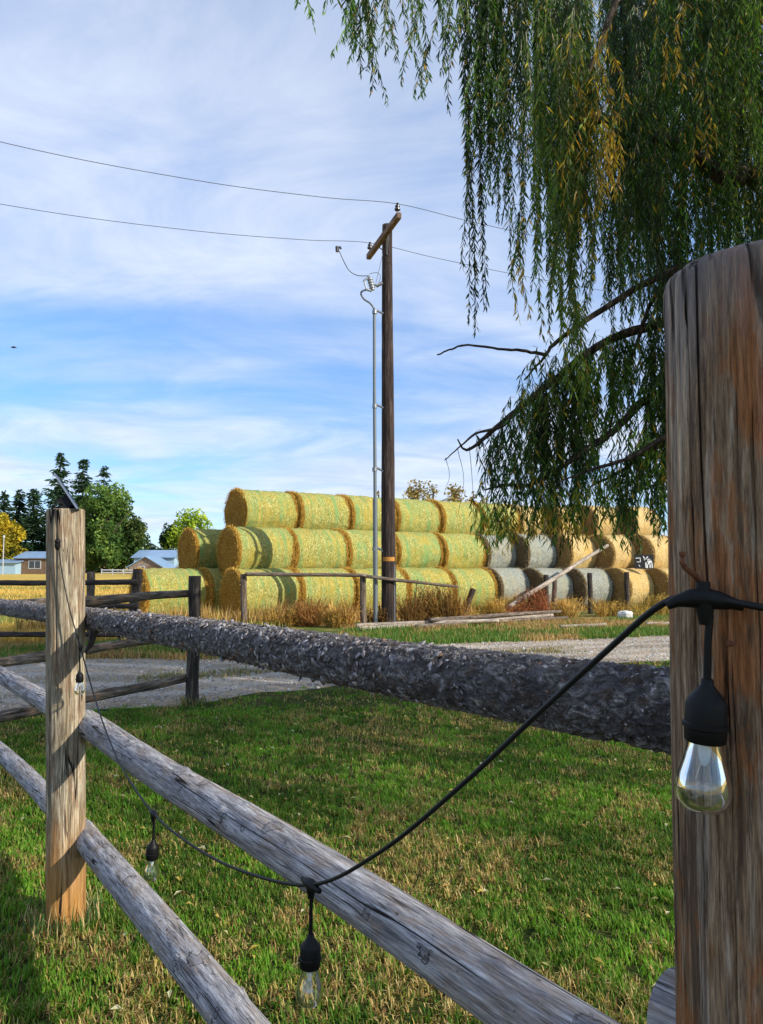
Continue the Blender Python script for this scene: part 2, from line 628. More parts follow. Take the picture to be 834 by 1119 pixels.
# ground materials
k = NT('golden dry field', 1.0, .05)
p = k.wcoord()
a = k.noise(k.wcoord((.05, .22, 1)), 1.0, 4)
b = k.noise(p, 2.2, 5, .65)
c = k.ramp(a, [(.34, (.22, .16, .045)), (.48, (.50, .33, .065)), (.6, (.60, .42, .10)), (.72, (.30, .26, .06))])
c = k.mix(k.sm(b, .45, .7, 0, .5), c, (.70, .54, .20))
k.color(c).bump(b, .7, .15)
M['field'] = k.m
k = NT('lawn soil and thatch', 1.0, .05)
p = k.wcoord()
a = k.noise(p, 1.1, 4)
b = k.noise(p, 45, 4, .65)
c = k.ramp(a, [(.35, (.020, .042, .008)), (.55, (.045, .060, .014)), (.7, (.10, .082, .03))])
c = k.mix(k.sm(b, .5, .68, 0, .65), c, (.19, .15, .06))
c = k.mix(k.sm(b, .45, .3, 0, .7), c, (.015, .018, .007))
k.color(c).bump(b, .8, .03)
M['lawn'] = k.m
k = NT('verge of dry and green grass', 1.0, .05)
p = k.wcoord()
a = k.noise(k.wcoord((.5, .8, 1)), 1.0, 4, .6)
b = k.noise(p, 9, 5, .65)
c = k.ramp(a, [(.36, (.055, .11, .018)), (.48, (.10, .13, .028)), (.56, (.28, .20, .07)), (.7, (.33, .20, .09))])
c = k.mix(k.sm(b, .5, .7, 0, .6), c, (.36, .27, .11))
k.color(c).bump(b, .9, .08)
M['verge'] = k.m
k = NT('packed gravel', .95, .1)
p = k.wcoord()
a = k.noise(p, .55, 4)
b = k.noise(p, 22, 5, .7)
v = k.voro(p, 34, 'F1', 'Color')
vs_ = k.sep(v)
c = k.ramp(a, [(.35, (.30, .225, .15)), (.55, (.44, .34, .235)), (.7, (.55, .445, .32))])
c = k.mix(.6, c, k.mix(1.0, c, k.ramp(vs_[0], [(0, (.45, .45, .45)), (.5, (.95, .95, .95)), (1, (1.5, 1.5, 1.5))]), 'MULTIPLY'))
vx = k.math('ADD', k.sep(k.attr())[0], k.math('MULTIPLY', k.math('SUBTRACT', k.noise(p, .9, 3), .5), .16))
for ctr_ in (.2, .4, .62, .82):
    rut = k.sm(k.math('ABSOLUTE', k.math('SUBTRACT', vx, ctr_)), .02, .075, 1, 0)
    c = k.mix(k.math('MULTIPLY', rut, .45), c, (.60, .54, .46))
c = k.mix(k.math('MULTIPLY', k.sm(k.math('ABSOLUTE', k.math('SUBTRACT', vx, .51)), .05, .09, 1, 0), .4), c, (.22, .17, .10))
dz = k.noise(k.wcoord((.35, 1.1, 1)), 1.0, 3)
c = k.mix(k.sm(dz, .58, .68, 0, .5), c, (.24, .19, .10))
k.color(c).bump(k.math('ADD', b, vs_[1]), .9, .03)
M['gravel'] = k.m
k = NT('pebbles', .9, .15)
k.color(k.attr())
M['pebble'] = k.m
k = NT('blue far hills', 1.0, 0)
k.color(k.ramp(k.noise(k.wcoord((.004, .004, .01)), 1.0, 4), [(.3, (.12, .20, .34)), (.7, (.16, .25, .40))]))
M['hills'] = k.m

# ------------------------------------------------------------------ ground
def sheet(name, poly, z, mat, kind='structure'):
    m = MB()
    m.add([(x, y, z) for x, y in poly], [tuple(range(len(poly)))])
    o = m.build(name, mat)
    o['kind'] = kind
    return o


def rough_line(pts, step=.25, amp=.18, seed=0):
    out = []
    for (x0, y0), (x1, y1) in zip(pts[:-1], pts[1:]):
        L = math.hypot(x1 - x0, y1 - y0)
        n = max(1, int(L / step))
        for i in range(n):
            tt = i / n
            out.append([x0 + (x1 - x0) * tt, y0 + (y1 - y0) * tt, 0])
    out.append([*pts[-1], 0])
    a = np.array(out)
    nz = fbm(a * 1.3 + 5, seed, 4) - .5
    a[:, 1] += nz * 4 * amp
    return [(p[0], p[1]) for p in a]


m = MB()
m.add([(-4000, -300, 0), (4000, -300, 0), (4000, 6000, 0), (-4000, 6000, 0)], [(0, 1, 2, 3)])
g = m.build('ground', M['field'])
g['kind'] = 'structure'

NEAR = rough_line([(-14, 6.6), (-9, 7.2), (-3.9, 8.15), (-2.1, 8.8), (-.3, 10.4), (4.3, 12.4), (12, 15.2), (26, 20)], seed=3)
FAR = rough_line([(-14, 12.0), (-9, 12.3), (-6, 12.7), (-2.9, 13.0), (0, 14.9), (5.5, 16.6), (14, 20.2), (26, 25)], seed=9)
near_xy = np.array(NEAR)
far_xy = np.array(FAR)
BACK = rough_line([(-14, 15.4), (-9, 15.6), (-5, 17.2), (-2, 20.5), (2, 23), (8, 27), (14, 29), (26, 34)], seed=14, amp=.3)
sheet('lawn', [(-14, -6), (26, -6)] + NEAR[::-1], .004, M['lawn'])
sheet('verge', FAR + BACK[::-1], .004, M['verge'])
xr = np.linspace(-14, 26, 161)
na_, fa_ = np.interp(xr, near_xy[:, 0], near_xy[:, 1]), np.interp(xr, far_xy[:, 0], far_xy[:, 1])
vv_ = np.linspace(0, 1, 13)
RV = np.stack([np.repeat(xr, 13), (na_[:, None] + (fa_ - na_)[:, None] * vv_[None]).ravel(), np.full(161 * 13, .008)], -1)
i_ = np.arange(160)[:, None] * 13 + np.arange(12)[None]
RQ = np.stack([i_, i_ + 13, i_ + 14, i_ + 1], -1).reshape(-1, 4)
rd = link('gravel_road', np_mesh('gravel_road', RV, [RQ], np.repeat(np.tile(vv_, 161)[:, None], 3, 1), False, [M['gravel']]))
rd['kind'] = 'structure'

# hills
m = MB()
hx = np.linspace(-2600, 2600, 120)
hz = 30 + 75 * fbm(np.stack([hx / 500 + 3, hx * 0, hx * 0], -1), 4, 4)
vs, fs = [], []
for i, x in enumerate(hx):
    for (dy, sc) in ((0, 0), (250, .62), (500, 1), (1100, 0)):
        vs.append((x, 2900 + dy, float(hz[i]) * sc + (-.5 if sc == 0 else 0)))
for i in range(len(hx) - 1):
    for j in range(3):
        a0 = i * 4 + j
        fs.append((a0, a0 + 4, a0 + 5, a0 + 1))
m.add(vs, fs)
hl = m.build('hills', M['hills'], smooth=True)
hl['kind'] = 'structure'


# ------------------------------------------------------------------ grass blades
def blades(P, H, Wd, cols, lean, name, curl=.5, mat='blade'):
    n = len(P)
    th = RNG.uniform(0, 2 * PI, n)
    d = np.stack([np.cos(th), np.sin(th), np.zeros(n)], -1)
    s = np.stack([-np.sin(th), np.cos(th), np.zeros(n)], -1)
    l1 = (lean * .45)[:, None]
    l2 = lean[:, None]
    up = np.array([0, 0, 1.])
    Hc = H[:, None]
    Wc = Wd[:, None]
    b = P
    mid = b + Hc * .55 * (up * np.sqrt(np.maximum(1 - l1 ** 2, .02)) + d * l1)
    tip = mid + Hc * .5 * (up * np.sqrt(np.maximum(1 - l2 ** 2, .02)) * np.where(l2 > .97, .1, 1) + d * l2)
    V = np.stack([b - s * Wc * .5, b + s * Wc * .5, mid + s * Wc * .42, mid - s * Wc * .42, tip], 1).reshape(-1, 3)
    i = np.arange(n)[:, None] * 5
    Q = i + np.array([[0, 1, 2, 3]])
    T = i + np.array([[3, 2, 4]])
    C = np.repeat(cols, 5, axis=0)
    me = np_mesh(name, V, [Q, T], C, False, [M[mat]])
    o = link(name, me)
    o['kind'] = 'stuff'
    return o


def inter_y(line, x):
    return np.interp(x, line[:, 0], line[:, 1])


def lawn_points(n, y0, y1, power=1.0):
    y = y0 + (y1 - y0) * RNG.random(n) ** power
    hw = y * .53 + 1.0
    x = RNG.uniform(-1, 1, n) * hw
    return x, y



def tufted(nt, y0, y1, per, rad):
    x, y = lawn_points(nt, y0, y1)
    P = np.stack([x, y, np.zeros(nt)], -1)
    keep = y < inter_y(near_xy, x) + RNG.normal(0, .12, nt)
    P = P[keep]
    nt = len(P)
    big = fbm(P * .9 + 9, 21, 3)
    med = fbm(P * 3.4 + 2, 22, 3)
    dryness = np.clip((big - .5) * 1.6 + (med - .5) * 3.4 + .31 - np.clip((P[:, 1] - 3.6) * .10, -.08, .30), .05, .85)
    th = (.42 + .75 * RNG.random(nt)) * (.7 + .6 * med)
    patch = fbm(P * 1.9 + 31, 27, 3)
    tone = np.clip(RNG.random(nt) * .6 + (patch - .5) * 3.0 + .2, 0, 1)
    dryness = np.clip(dryness + (fbm(P * 1.4 + 57, 28, 3) > .60) * .35, .05, .88)
    tdry = RNG.random(nt) < dryness
    ix = np.repeat(np.arange(nt), per)
    n = len(ix)
    a = RNG.uniform(0, 2 * PI, n)
    r = rad * np.sqrt(RNG.random(n))
    B = P[ix] + np.stack([np.cos(a) * r, np.sin(a) * r, np.full(n, .004)], -1)
    isdry = RNG.random(n) < np.where(tdry[ix], .78, .13)
    u1 = RNG.random(n)[:, None]
    tn = tone[ix][:, None]
    g = np.array([.022, .085, .006]) + (np.array([.15, .35, .022]) - np.array([.022, .085, .006])) * (tn * .75 + u1 * .4)
    g = g + (np.array([.20, .22, .03]) - g) * (RNG.random(n)[:, None] ** 3) * .8
    d = np.array([.40, .26, .06]) + u1 * np.array([.22, .23, .15])
    d = np.where(RNG.random(n)[:, None] < .28, np.array([.20, .11, .045]), d)
    C = np.where(isdry[:, None], d, g)
    H = .054 * th[ix] * RNG.uniform(.6, 1.2, n) * np.where(isdry, .9, 1)
    W = (.0034 + .0030 * RNG.random(n)) * (1 + np.clip(B[:, 1] - 3, 0, 9) * .11)
    lean = np.clip(.15 + .5 * r / rad + .45 * RNG.random(n), 0, .96)
    lean = np.where(isdry & (RNG.random(n) < .45), .99, lean)
    return B, H, W, C, lean


parts_ = [tufted(*q) for q in ((7500, 1.7, 3.4, 13, .030), (11000, 3.4, 5.5, 12, .034), (12500, 5.5, 8.5, 10, .045), (7500, 8.5, 14.5, 8, .06))]
blades(*[np.concatenate([q[i] for q in parts_]) for i in range(5)], 'lawn_grass')

LP_XY = (-1.405, 3.46)
# longer grass left by the mower round the post feet
B, H_, W_, C_, l_ = [], [], [], [], []
for (cx_, cy_, rr_) in ((LP_XY[0], LP_XY[1], .095), (-2.16, 8.7, .085), (-4.64, 14, .1)):
    n = 260
    a = RNG.uniform(0, 2 * PI, n)
    r = rr_ + np.abs(RNG.normal(0, .04, n))
    B.append(np.stack([cx_ + np.cos(a) * r, cy_ + np.sin(a) * r, np.full(n, .004)], -1))
    u1 = RNG.random(n)[:, None]
    C_.append(np.where(RNG.random(n)[:, None] < .5, np.array([.42, .28, .09]) + u1 * .16, np.array([.05, .13, .015]) + u1 * .07))
    H_.append(.05 + .10 * RNG.random(n))
    W_.append(.004 + .003 * RNG.random(n))
    l_.append(.2 + .6 * RNG.random(n))
blades(*[np.concatenate(q) for q in (B, H_, W_, C_, l_)], 'long_grass')

# verge grass, right and left beyond the road
n = 60000
x = RNG.uniform(-13, 16, n)
fy = inter_y(far_xy, x)
y = fy + RNG.random(n) ** 1.2 * (np.where(x > -1, 5.0, 2.6)) - RNG.random(n) * .25
P3 = np.stack([x, y, np.full(n, .004)], -1)
nz = fbm(P3 * .55 + 4, 31, 4) + np.where(x > 0, -.04, .03) + np.clip((y - fy) * .035, 0, .15)
isdry = RNG.random(n) < np.clip((nz - .44) * 5, .08, .95)
u1 = RNG.random(n)[:, None]
cols = np.where(isdry[:, None], np.array([.40, .26, .09]) + u1 * np.array([.16, .13, .08]), np.array([.05, .13, .016]) + u1 * np.array([.09, .11, .02]))
cols = np.where((isdry & (RNG.random(n) < .25))[:, None], np.array([.30, .12, .06]), cols)
blades(P3, .05 + .11 * RNG.random(n), .010 + .008 * RNG.random(n), cols, .3 + .6 * RNG.random(n), 'verge_grass')

# grassy strip in the middle of the road
n = 7000
tt = RNG.random(n)
x = -3.4 + 7.5 * tt
y = (inter_y(near_xy, x) * .48 + inter_y(far_xy, x) * .52) + RNG.normal(0, .22, n)
P3 = np.stack([x, y, np.full(n, .008)], -1)
keep = fbm(P3 * 1.2, 41, 3) > .47
P3 = P3[keep]
n = len(P3)
u1 = RNG.random(n)[:, None]
cols = np.where(RNG.random(n)[:, None] < .6, np.array([.34, .24, .10]) + u1 * .12, np.array([.08, .13, .03]) + u1 * .06)
blades(P3, .03 + .05 * RNG.random(n), .008 + .006 * RNG.random(n), cols, .4 + .55 * RNG.random(n), 'road_strip_grass')

# golden stubble in the field
n = 60000
y = 15 + 60 * RNG.random(n) ** 1.8
x = -y * .62 + RNG.random(n) * (y * .62 - 1.5)
ok = (y > inter_y(np.array(BACK), x) - .8) & ~((x > -8.5) & (y > 19.7) & (y < 26.5))
P3 = np.stack([x, y, np.zeros(n)], -1)[ok]
n = len(P3)
u1 = RNG.random(n)[:, None]
band = fbm(P3 * np.array([.06, .28, 1]) + 1, 44, 3)[:, None]
cols = np.array([.50, .32, .055]) + u1 * np.array([.18, .16, .10])
cols = np.where((band < .42) & (u1 < .8), np.array([.16, .19, .03]) + u1 * .06, cols)
blades(P3, (.10 + .16 * RNG.random(n)), (.014 + .012 * RNG.random(n)) * (1 + P3[:, 1] * .015), cols, .2 + .6 * RNG.random(n), 'field_stubble')

# dry weeds and straw along the foot of the bales
U = Vector((math.cos(R(33)), math.sin(R(33)), 0))
U2 = Vector((math.cos(R(9)), math.sin(R(9)), 0))
NB = Vector((-U.y, U.x, 0))
n = 26000
s_ = RNG.uniform(-5.5, 17, n)
o_ = -1.05 + RNG.normal(0, .33, n)
P3 = np.stack([-4.25 + U.x * s_ + NB.x * o_, 21 + U.y * s_ + NB.y * o_, np.full(n, .004)], -1)
nz = fbm(P3 * .9 + 7, 51, 3)
keep = RNG.random(n) < np.clip((nz - .38) * 5, .05, 1)
P3, nz = P3[keep], nz[keep]
n = len(P3)
u1 = RNG.random(n)[:, None]
cols = np.array([.46, .28, .07]) + u1 * np.array([.22, .2, .12])
cols = np.where(RNG.random(n)[:, None] < .22, np.array([.22, .09, .04]) + u1 * .05, cols)
cols = np.where(RNG.random(n)[:, None] < .12, np.array([.13, .17, .03]), cols)
blades(P3, (.10 + .42 * RNG.random(n) ** 1.6) * np.clip(nz * 2.1, .5, 1.4), .012 + .010 * RNG.random(n), cols, .15 + .6 * RNG.random(n), 'dry_grass', mat='straw')

# loose pebbles
n = 16000
x = RNG.uniform(-9, 8, n)
a_, b_ = inter_y(near_xy, x), inter_y(far_xy, x)
y = a_ + (b_ - a_) * RNG.random(n) ** 1.2
sz = .006 + .017 * RNG.random(n) ** 3 + .004 * RNG.random(n)
octa = np.array([[1, 0, 0], [0, 1, 0], [-1, 0, 0], [0, -1, 0], [0, 0, .75], [0, 0, -.75]])
V = octa[None] * sz[:, None, None] * RNG.uniform(.6, 1.5, (n, 6, 1)) + np.stack([x, y, np.full(n, .010)], -1)[:, None, :]
T = np.array([[0, 1, 4], [1, 2, 4], [2, 3, 4], [3, 0, 4], [1, 0, 5], [2, 1, 5], [3, 2, 5], [0, 3, 5]])
Tf = (np.arange(n)[:, None, None] * 6 + T[None]).reshape(-1, 3)
gcol = RNG.uniform(.22, .62, (n, 1)) * np.array([[1, .95, .88]])
o = link('gravel', np_mesh('gravel', V.reshape(-1, 3), [Tf], np.repeat(gcol, 6, 0), True, [M['pebble']]))
o['kind'] = 'stuff'

# fallen yellow leaves on the lawn
n = 520
x, y = lawn_points(n, 2.4, 9)
V, Q, C = [], [], []
for i in range(n):
    th = RNG.uniform(0, 2 * PI)
    L, wd = RNG.uniform(.03, .055), RNG.uniform(.006, .011)
    dx, dy = math.cos(th), math.sin(th)
    z0 = RNG.uniform(.03, .05)
    base = len(V)
    V += [(x[i] - dx * L / 2, y[i] - dy * L / 2, z0), (x[i] - dy * wd, y[i] + dx * wd, z0 + .008), (x[i] + dx * L / 2, y[i] + dy * L / 2, z0 - .006), (x[i] + dy * wd, y[i] - dx * wd, z0 + .004)]
    Q.append((base, base + 1, base + 2, base + 3))
    cc = random.choice([(.62, .45, .10), (.66, .56, .26), (.42, .25, .08), (.70, .64, .44)])
    C += [cc] * 4
o = link('fallen_leaves', np_mesh('fallen_leaves', V, [np.array(Q)], np.array(C), False, [M['leaf']]))
o['kind'] = 'stuff'

# ------------------------------------------------------------------ near fence
LP = Vector((-1.46, 3.46, 0))       # pale post
RP = Vector((.348, .67, 0))         # big near post
DIR = Vector((-.545, .838, 0)).normalized()
NRM = Vector((.838, .545, 0)).normalized()
LDIR = Vector((-.607, .795, 0)).normalized()
CP = LP + LDIR * 3.25               # corner post

fence = thing('rail_fence', 'near round rail fence with a scaly barked top rail and thick wooden posts', 'fence', LP)


def fence_part(name, me, a=None, b=None, label=None):
    o = bpy.data.objects.new(name, me)
    COL.objects.link(o)
    o.parent = fence
    if label:
        o['label'] = label
    if b is not None:
        orient(o, Vector(a) - LP, Vector(b) - LP)
    else:
        o.location = Vector(a) - LP
    return o


def crack_rad(r0, cracks, H, seed, amp=.03, topround=.012, na=480, taper=0.0):
    def fn(z, tt):
        p = np.stack([np.cos(tt) * 1.3, np.sin(tt) * 1.3, z * 1.6], -1)
        r = r0 * (1 + amp * 2 * (fbm(p + seed, seed, 3) - .5))
        r = r * (1 + taper * np.clip(H - z, 0, .7))
        r = r + .0022 * (fbm(np.stack([np.cos(tt) * 16, np.sin(tt) * 16, z * 2.2], -1), seed + 5, 3) - .5)
        for (ang, wd, dep, z0, z1) in cracks:
            wob = (vnoise(np.stack([z * 3.1, z * 0 + ang, z * 0], -1), 3) - .5) * .09 + (vnoise(np.stack([z * 22, z * 0 + ang, z * 0], -1), 4) - .5) * .018
            d = np.abs(np.angle(np.exp(1j * (tt - ang - wob)))) * r0
            fade = np.clip((z - z0) / .06, 0, 1) * np.clip((z1 - z) / .06, 0, 1)
            if z1 >= H:
                fade = np.clip((z - z0) / .06, 0, 1)
            r = r - dep * fade * np.exp(-(d / wd) ** 2)
        e = np.clip((z - (H - topround)) / topround, 0, 1)
        r = r - topround * .55 * (1 - np.sqrt(np.maximum(1 - e ** 2, 0)))
        return r
    return fn


HP = 1.866
zs = np.concatenate([np.linspace(0, 1.1, 60)[:-1], np.linspace(1.1, HP - .013, 560), np.linspace(HP - .0125, HP, 14)])
cr_ = [(R(-162), .0010, .010, .0, 9), (R(-141), .0007, .004, 1.0, 1.62), (R(-124), .0007, .005, 1.25, 1.75), (R(-105), .0007, .005, .8, 1.74),
       (R(-94), .0007, .004, 1.1, 1.58), (R(-178), .0007, .004, 1.3, 1.6), (R(-84), .0006, .003, .5, 1.70), (R(-132), .0006, .003, 1.56, 1.82), (R(-113), .0006, .004, 1.1, 1.45), (R(-150), .0006, .003, 1.3, 1.5),
       (R(-117), .0005, .003, 1.62, 1.8), (R(-100), .0006, .003, 1.3, 1.7), (R(20), .002, .014, 0, 9), (R(90), .002, .014, 0, 9)]
V, Fc = grid_log(HP, crack_rad(.084, cr_, HP, 3, taper=.10), 520, 0, zs=zs)
post_r = fence_part('post', np_mesh('post', V, Fc, None, True, [M['post_near']]), RP, label='dark weathered near post with rust coloured streaks and a long crack')

HL = 1.855
zs = np.concatenate([np.linspace(0, HL - .01, 330), np.linspace(HL - .009, HL, 6)])
crl = [(R(-95), .003, .012, .9, 9), (R(-60), .003, .010, .0, 1.3), (R(-120), .003, .010, .4, 1.1), (R(60), .003, .01, 0, 9)]
V, Fc = grid_log(HL, crack_rad(.083, crl, HL, 8, amp=.025), 130, 0, zs=zs)
post_l = fence_part('post', np_mesh('post', V, Fc, None, True, [M['post_pale']]), LP + Vector((0, 0, 0)), label='pale tan post with an orange foot')
post_l.location.x += .055
post_l.rotation_euler = (0, -math.atan(.055 / HL), 0)
V, Fc = grid_log(1.8, crack_rad(.083, crl, 1.8, 12, amp=.03), 60, 60)
fence_part('post', np_mesh('post', V, Fc, None, True, [M['post_pale']]), CP)


def log_rad(ra, rb, L, seed, bump=.06, knots=()):
    def fn(z, tt):
        p = np.stack([np.cos(tt) * 1.0, np.sin(tt) * 1.0, z * 3.0], -1)
        r = (ra + (rb - ra) * z / L) * (1 + bump * 2 * (fbm(p + seed, seed, 3) - .5))
        for (kz, ka, kr, kh) in knots:
            d2 = ((z - kz) / kr) ** 2 + ((np.angle(np.exp(1j * (tt - ka))) * ra) / (kr * .6)) ** 2
            r = r + kh * np.exp(-d2 * 2)
        return r
    return fn


def log_bend(amp, L, seed):
    def fn(Z):
        q = Z.ravel() / L
        bx = amp * (np.sin(q * 3.1 + seed) + .4 * np.sin(q * 9 + seed * 2))
        by = amp * (np.cos(q * 2.7 + seed * 1.7) + .3 * np.sin(q * 11 + seed))
        return bx.reshape(Z.shape), by.reshape(Z.shape)
    return fn


OFF = .083 + .052


def rail_pt(tt, z, off=OFF):
    q = RP + NRM * off + DIR * tt
    return Vector((q.x, q.y, z))


# barked top rail
A, B = rail_pt(.02, 1.435), rail_pt(3.36, 1.338, OFF + .012)
L = (B - A).length


def bark_obj(A, B, ra, rb, na, nl, seed, nflakes, worn_end=False):
    L = (B - A).length
    V, Fc = grid_log(L, log_rad(ra, rb, L, seed, .08), na, nl, bend=log_bend(.006, L, seed))
    n = nflakes
    z = RNG.random(n) * L
    th = RNG.random(n) * 2 * PI
    r = ra + (rb - ra) * z / L
    bx, by = log_bend(.006, L, seed)(z)
    rad = np.stack([np.cos(th), np.sin(th), 0 * th], -1)
    tan = np.stack([-np.sin(th), np.cos(th), 0 * th], -1)
    zax = np.array([0, 0, 1.])
    P = rad * (r * 1.0 + .003)[:, None] + np.stack([bx, by, z], -1)
    worn = np.clip((z - .15) / .7, .35, 1) if worn_end else np.ones(n)
    ln = ((.004 + .013 * RNG.random(n) ** 1.6) * worn)[:, None]
    wd = ((.005 + .013 * RNG.random(n) ** 1.4) * worn)[:, None]
    lift = (RNG.random(n) ** 3.2 * .9 * worn)[:, None]
    szv = (.45 + 1.1 * fbm(np.stack([np.cos(th) * 1.2, np.sin(th) * 1.2, z * 9], -1), seed + 40, 3))[:, None]
    ln, wd = ln * szv, wd * szv
    ang = RNG.uniform(-1.6, 1.6, n)[:, None]
    ax = zax * np.cos(ang) + tan * np.sin(ang)
    sd = np.cross(rad, ax)
    sg = np.where(RNG.random(n) < .5, 1, -1)[:, None]
    tipd = ax * sg * np.sqrt(1 - lift ** 2 * .8) + rad * lift
    v0 = P - sd * wd * .5
    v1 = P + sd * wd * .5
    v2 = P + sd * wd * RNG.uniform(.2, .5, (n, 1)) + tipd * ln
    v3 = P - sd * wd * RNG.uniform(.1, .5, (n, 1)) + tipd * ln * RNG.uniform(.6, 1.1, (n, 1))
    th_ = rad * .0012
    FV = np.stack([v0, v1, v2, v3, v0 - th_, v1 - th_, v2 - th_ * .5, v3 - th_ * .5], 1).reshape(-1, 3)
    q = np.array([[0, 1, 2, 3], [7, 6, 5, 4], [0, 4, 5, 1], [1, 5, 6, 2], [2, 6, 7, 3], [3, 7, 4, 0]])
    FQ = (np.arange(n)[:, None, None] * 8 + q[None]).reshape(-1, 4)
    sh = RNG.random(n)[:, None]
    C = np.array([.10, .088, .088]) + sh ** 1.4 * np.array([.40, .37, .37])
    C = np.where(RNG.random(n)[:, None] < .08, np.array([.24, .14, .08]), C)
    nv = len(V)
    base_c = np.full((nv, 3), .1)
    allV = np.concatenate([V, FV])
    mi = np.concatenate([np.zeros(len(Fc[0]) + len(Fc[1]), int), np.ones(len(FQ), int)])
    me = np_mesh('rail', allV, [Fc[0], Fc[1], FQ + nv], np.concatenate([base_c, np.repeat(C, 8, 0)]), True, [M['bark'], M['flake']], mi)
    o = fence_part('rail', me, A, B, label='thick top rail still covered in scaly grey bark')
    return o


bark_obj(A, B, .0475, .0495, 200, 1400, 2, 2300, True)
# left panel top rail: starts beside the pale post and runs on to the corner post
LN = Vector((LDIR.y, -LDIR.x, 0))


def left_pt(tt, z, off=OFF):
    q = LP + LN * off + LDIR * tt
    return Vector((q.x, q.y, z))


bark_obj(left_pt(-.02, 1.345, OFF + .02), left_pt(3.45, 1.30), .052, .048, 96, 420, 5, 900)
# peeled stubs under the barked rails (broken branch ends)
for (tt, dz, fn) in ((3.22, -.075, rail_pt), (.42, -.07, left_pt), (.30, -.07, left_pt)):
    c0 = fn(tt, 1.345 if fn is left_pt else 1.34)
    mb = MB()
    mb.tube([(0, 0, 0), (-.008, -.02, -.05), (-.012, -.035, -.095), (-.035, -.04, -.135)], [.022, .018, .013, .006], 8, .2, seed=int(tt * 100))
    fence_part('stub', mb.mesh('stub', M['dark_wood'], True), c0)


def smooth_rail(A, B, ra, rb, seed, knots=(), na=72, nl=420):
    L = (B - A).length
    V, Fc = grid_log(L, log_rad(ra, rb, L, seed, .05, knots), na, nl, bend=log_bend(.008, L, seed))
    return fence_part('rail', np_mesh('rail', V, Fc, None, True, [M['rail_grey']]), A, B, label='smooth silver grey rail')


kn = lambda s: [(random.Random(s + i).uniform(.1, 3.2), random.Random(s * 3 + i).uniform(0, 2 * PI), random.Random(s * 7 + i).uniform(.018, .035), random.Random(s + i * 5).uniform(.003, .008)) for i in range(12)]
smooth_rail(rail_pt(.0, .965), rail_pt(3.40, .866), .047, .060, 4, kn(1))
smooth_rail(rail_pt(-.0, .49), rail_pt(3.40, .352), .053, .058, 6, kn(2))
smooth_rail(left_pt(.02, .862), left_pt(3.45, .84), .056, .05, 9, kn(3), 48, 200)
smooth_rail(left_pt(.02, .345), left_pt(3.45, .34), .056, .05, 10, kn(4), 48, 200)
# the next panel's rail end showing past the near post
D2 = Vector((.62, -.78, 0)).normalized()
a_end = rail_pt(.225, 1.063, OFF + .004)
smooth_rail(a_end, a_end + D2 * 3.2 + NRM * .02, .046, .05, 15, kn(6), 64, 160)

# hook and screws on the near post
hk = MB()
p0 = at(770, 652, .641)
pts = [p0, at(769, 640, .618), at(760, 629, .600), at(749, 621, .597), at(745, 613, .597), at(746, 606, .598)]
hk.tube([p - RP for p in pts], [.0022, .0026, .0024, .0022, .0022, .0020], 10, .12)
hk.lathe([(.0005, -.002), (.0028, -.001), (.0028, .002), (.0005, .003)], 10, base=pts[-1] - RP)
ho = hk.build('hook', M['rust'], smooth=True)
ho.parent = post_r
for (px, py, D) in ((806, 879, .597), (789, 705, .602)):
    sc = MB()
    q = at(px, py, D) - RP
    rot = Vector((q.x, q.y, 0)).to_track_quat('Z', 'Y').to_matrix()
    sm_ = MB()
    sm_.lathe([(.0004, -.004), (.0040, -.004), (.0042, .0012), (.0026, .0024), (.0004, .0024)], 14)
    rr = math.hypot(q.x, q.y)
    sm_.v = [tuple(rot @ Vector(vv_) + Vector((q.x / rr * .0855, q.y / rr * .0855, q.z))) for vv_ in sm_.v]
    so = sm_.build('screw', M['rust'], smooth=True)
    so.parent = post_r

# ------------------------------------------------------------------ string of lights
sl = thing('string_light', 'black cable string of clear bulbs sagging between the two nearest fence posts', 'string lights', LP)


def cat(pts, n=6):
    """Catmull-Rom through points."""
    P = [Vector(p) for p in pts]
    P = [P[0] * 2 - P[1]] + P + [P[-1] * 2 - P[-2]]
    out = []
    for i in range(1, len(P) - 2):
        for j in range(n):
            tt = j / n
            a, b, c, d = P[i - 1], P[i], P[i + 1], P[i + 2]
            out.append(.5 * ((2 * b) + (c - a) * tt + (2 * a - 5 * b + 4 * c - d) * tt ** 2 + (3 * b - a - 3 * c + d) * tt ** 3))
    out.append(P[-2])
    return out


cab = [(60, 549, 3.375), (62, 574, 3.365), (67, 620, 3.355), (76, 665, 3.34), (88, 707, 3.30), (97, 740, 3.05), (112, 788, 2.72), (133, 838, 2.35), (168, 889, 1.97),
       (215, 927, 1.66), (268, 953, 1.42), (340, 967, 1.19), (414, 932, 1.02), (500, 862, .883), (588, 780, .778), (660, 714, .70), (724, 660, .622), (770, 653, .604), (834, 664, .575)]
pts = [at(*c) for c in cab] + [Vector((.62, .30, 1.50)), Vector((1.15, -.3, 1.42)), Vector((2.2, -1.4, 1.5))]
mb = MB()
mb.tube([p - LP for p in cat(pts, 7)], .0029, 8)
mb.build('cable', M['black_cable'], sl, smooth=True)


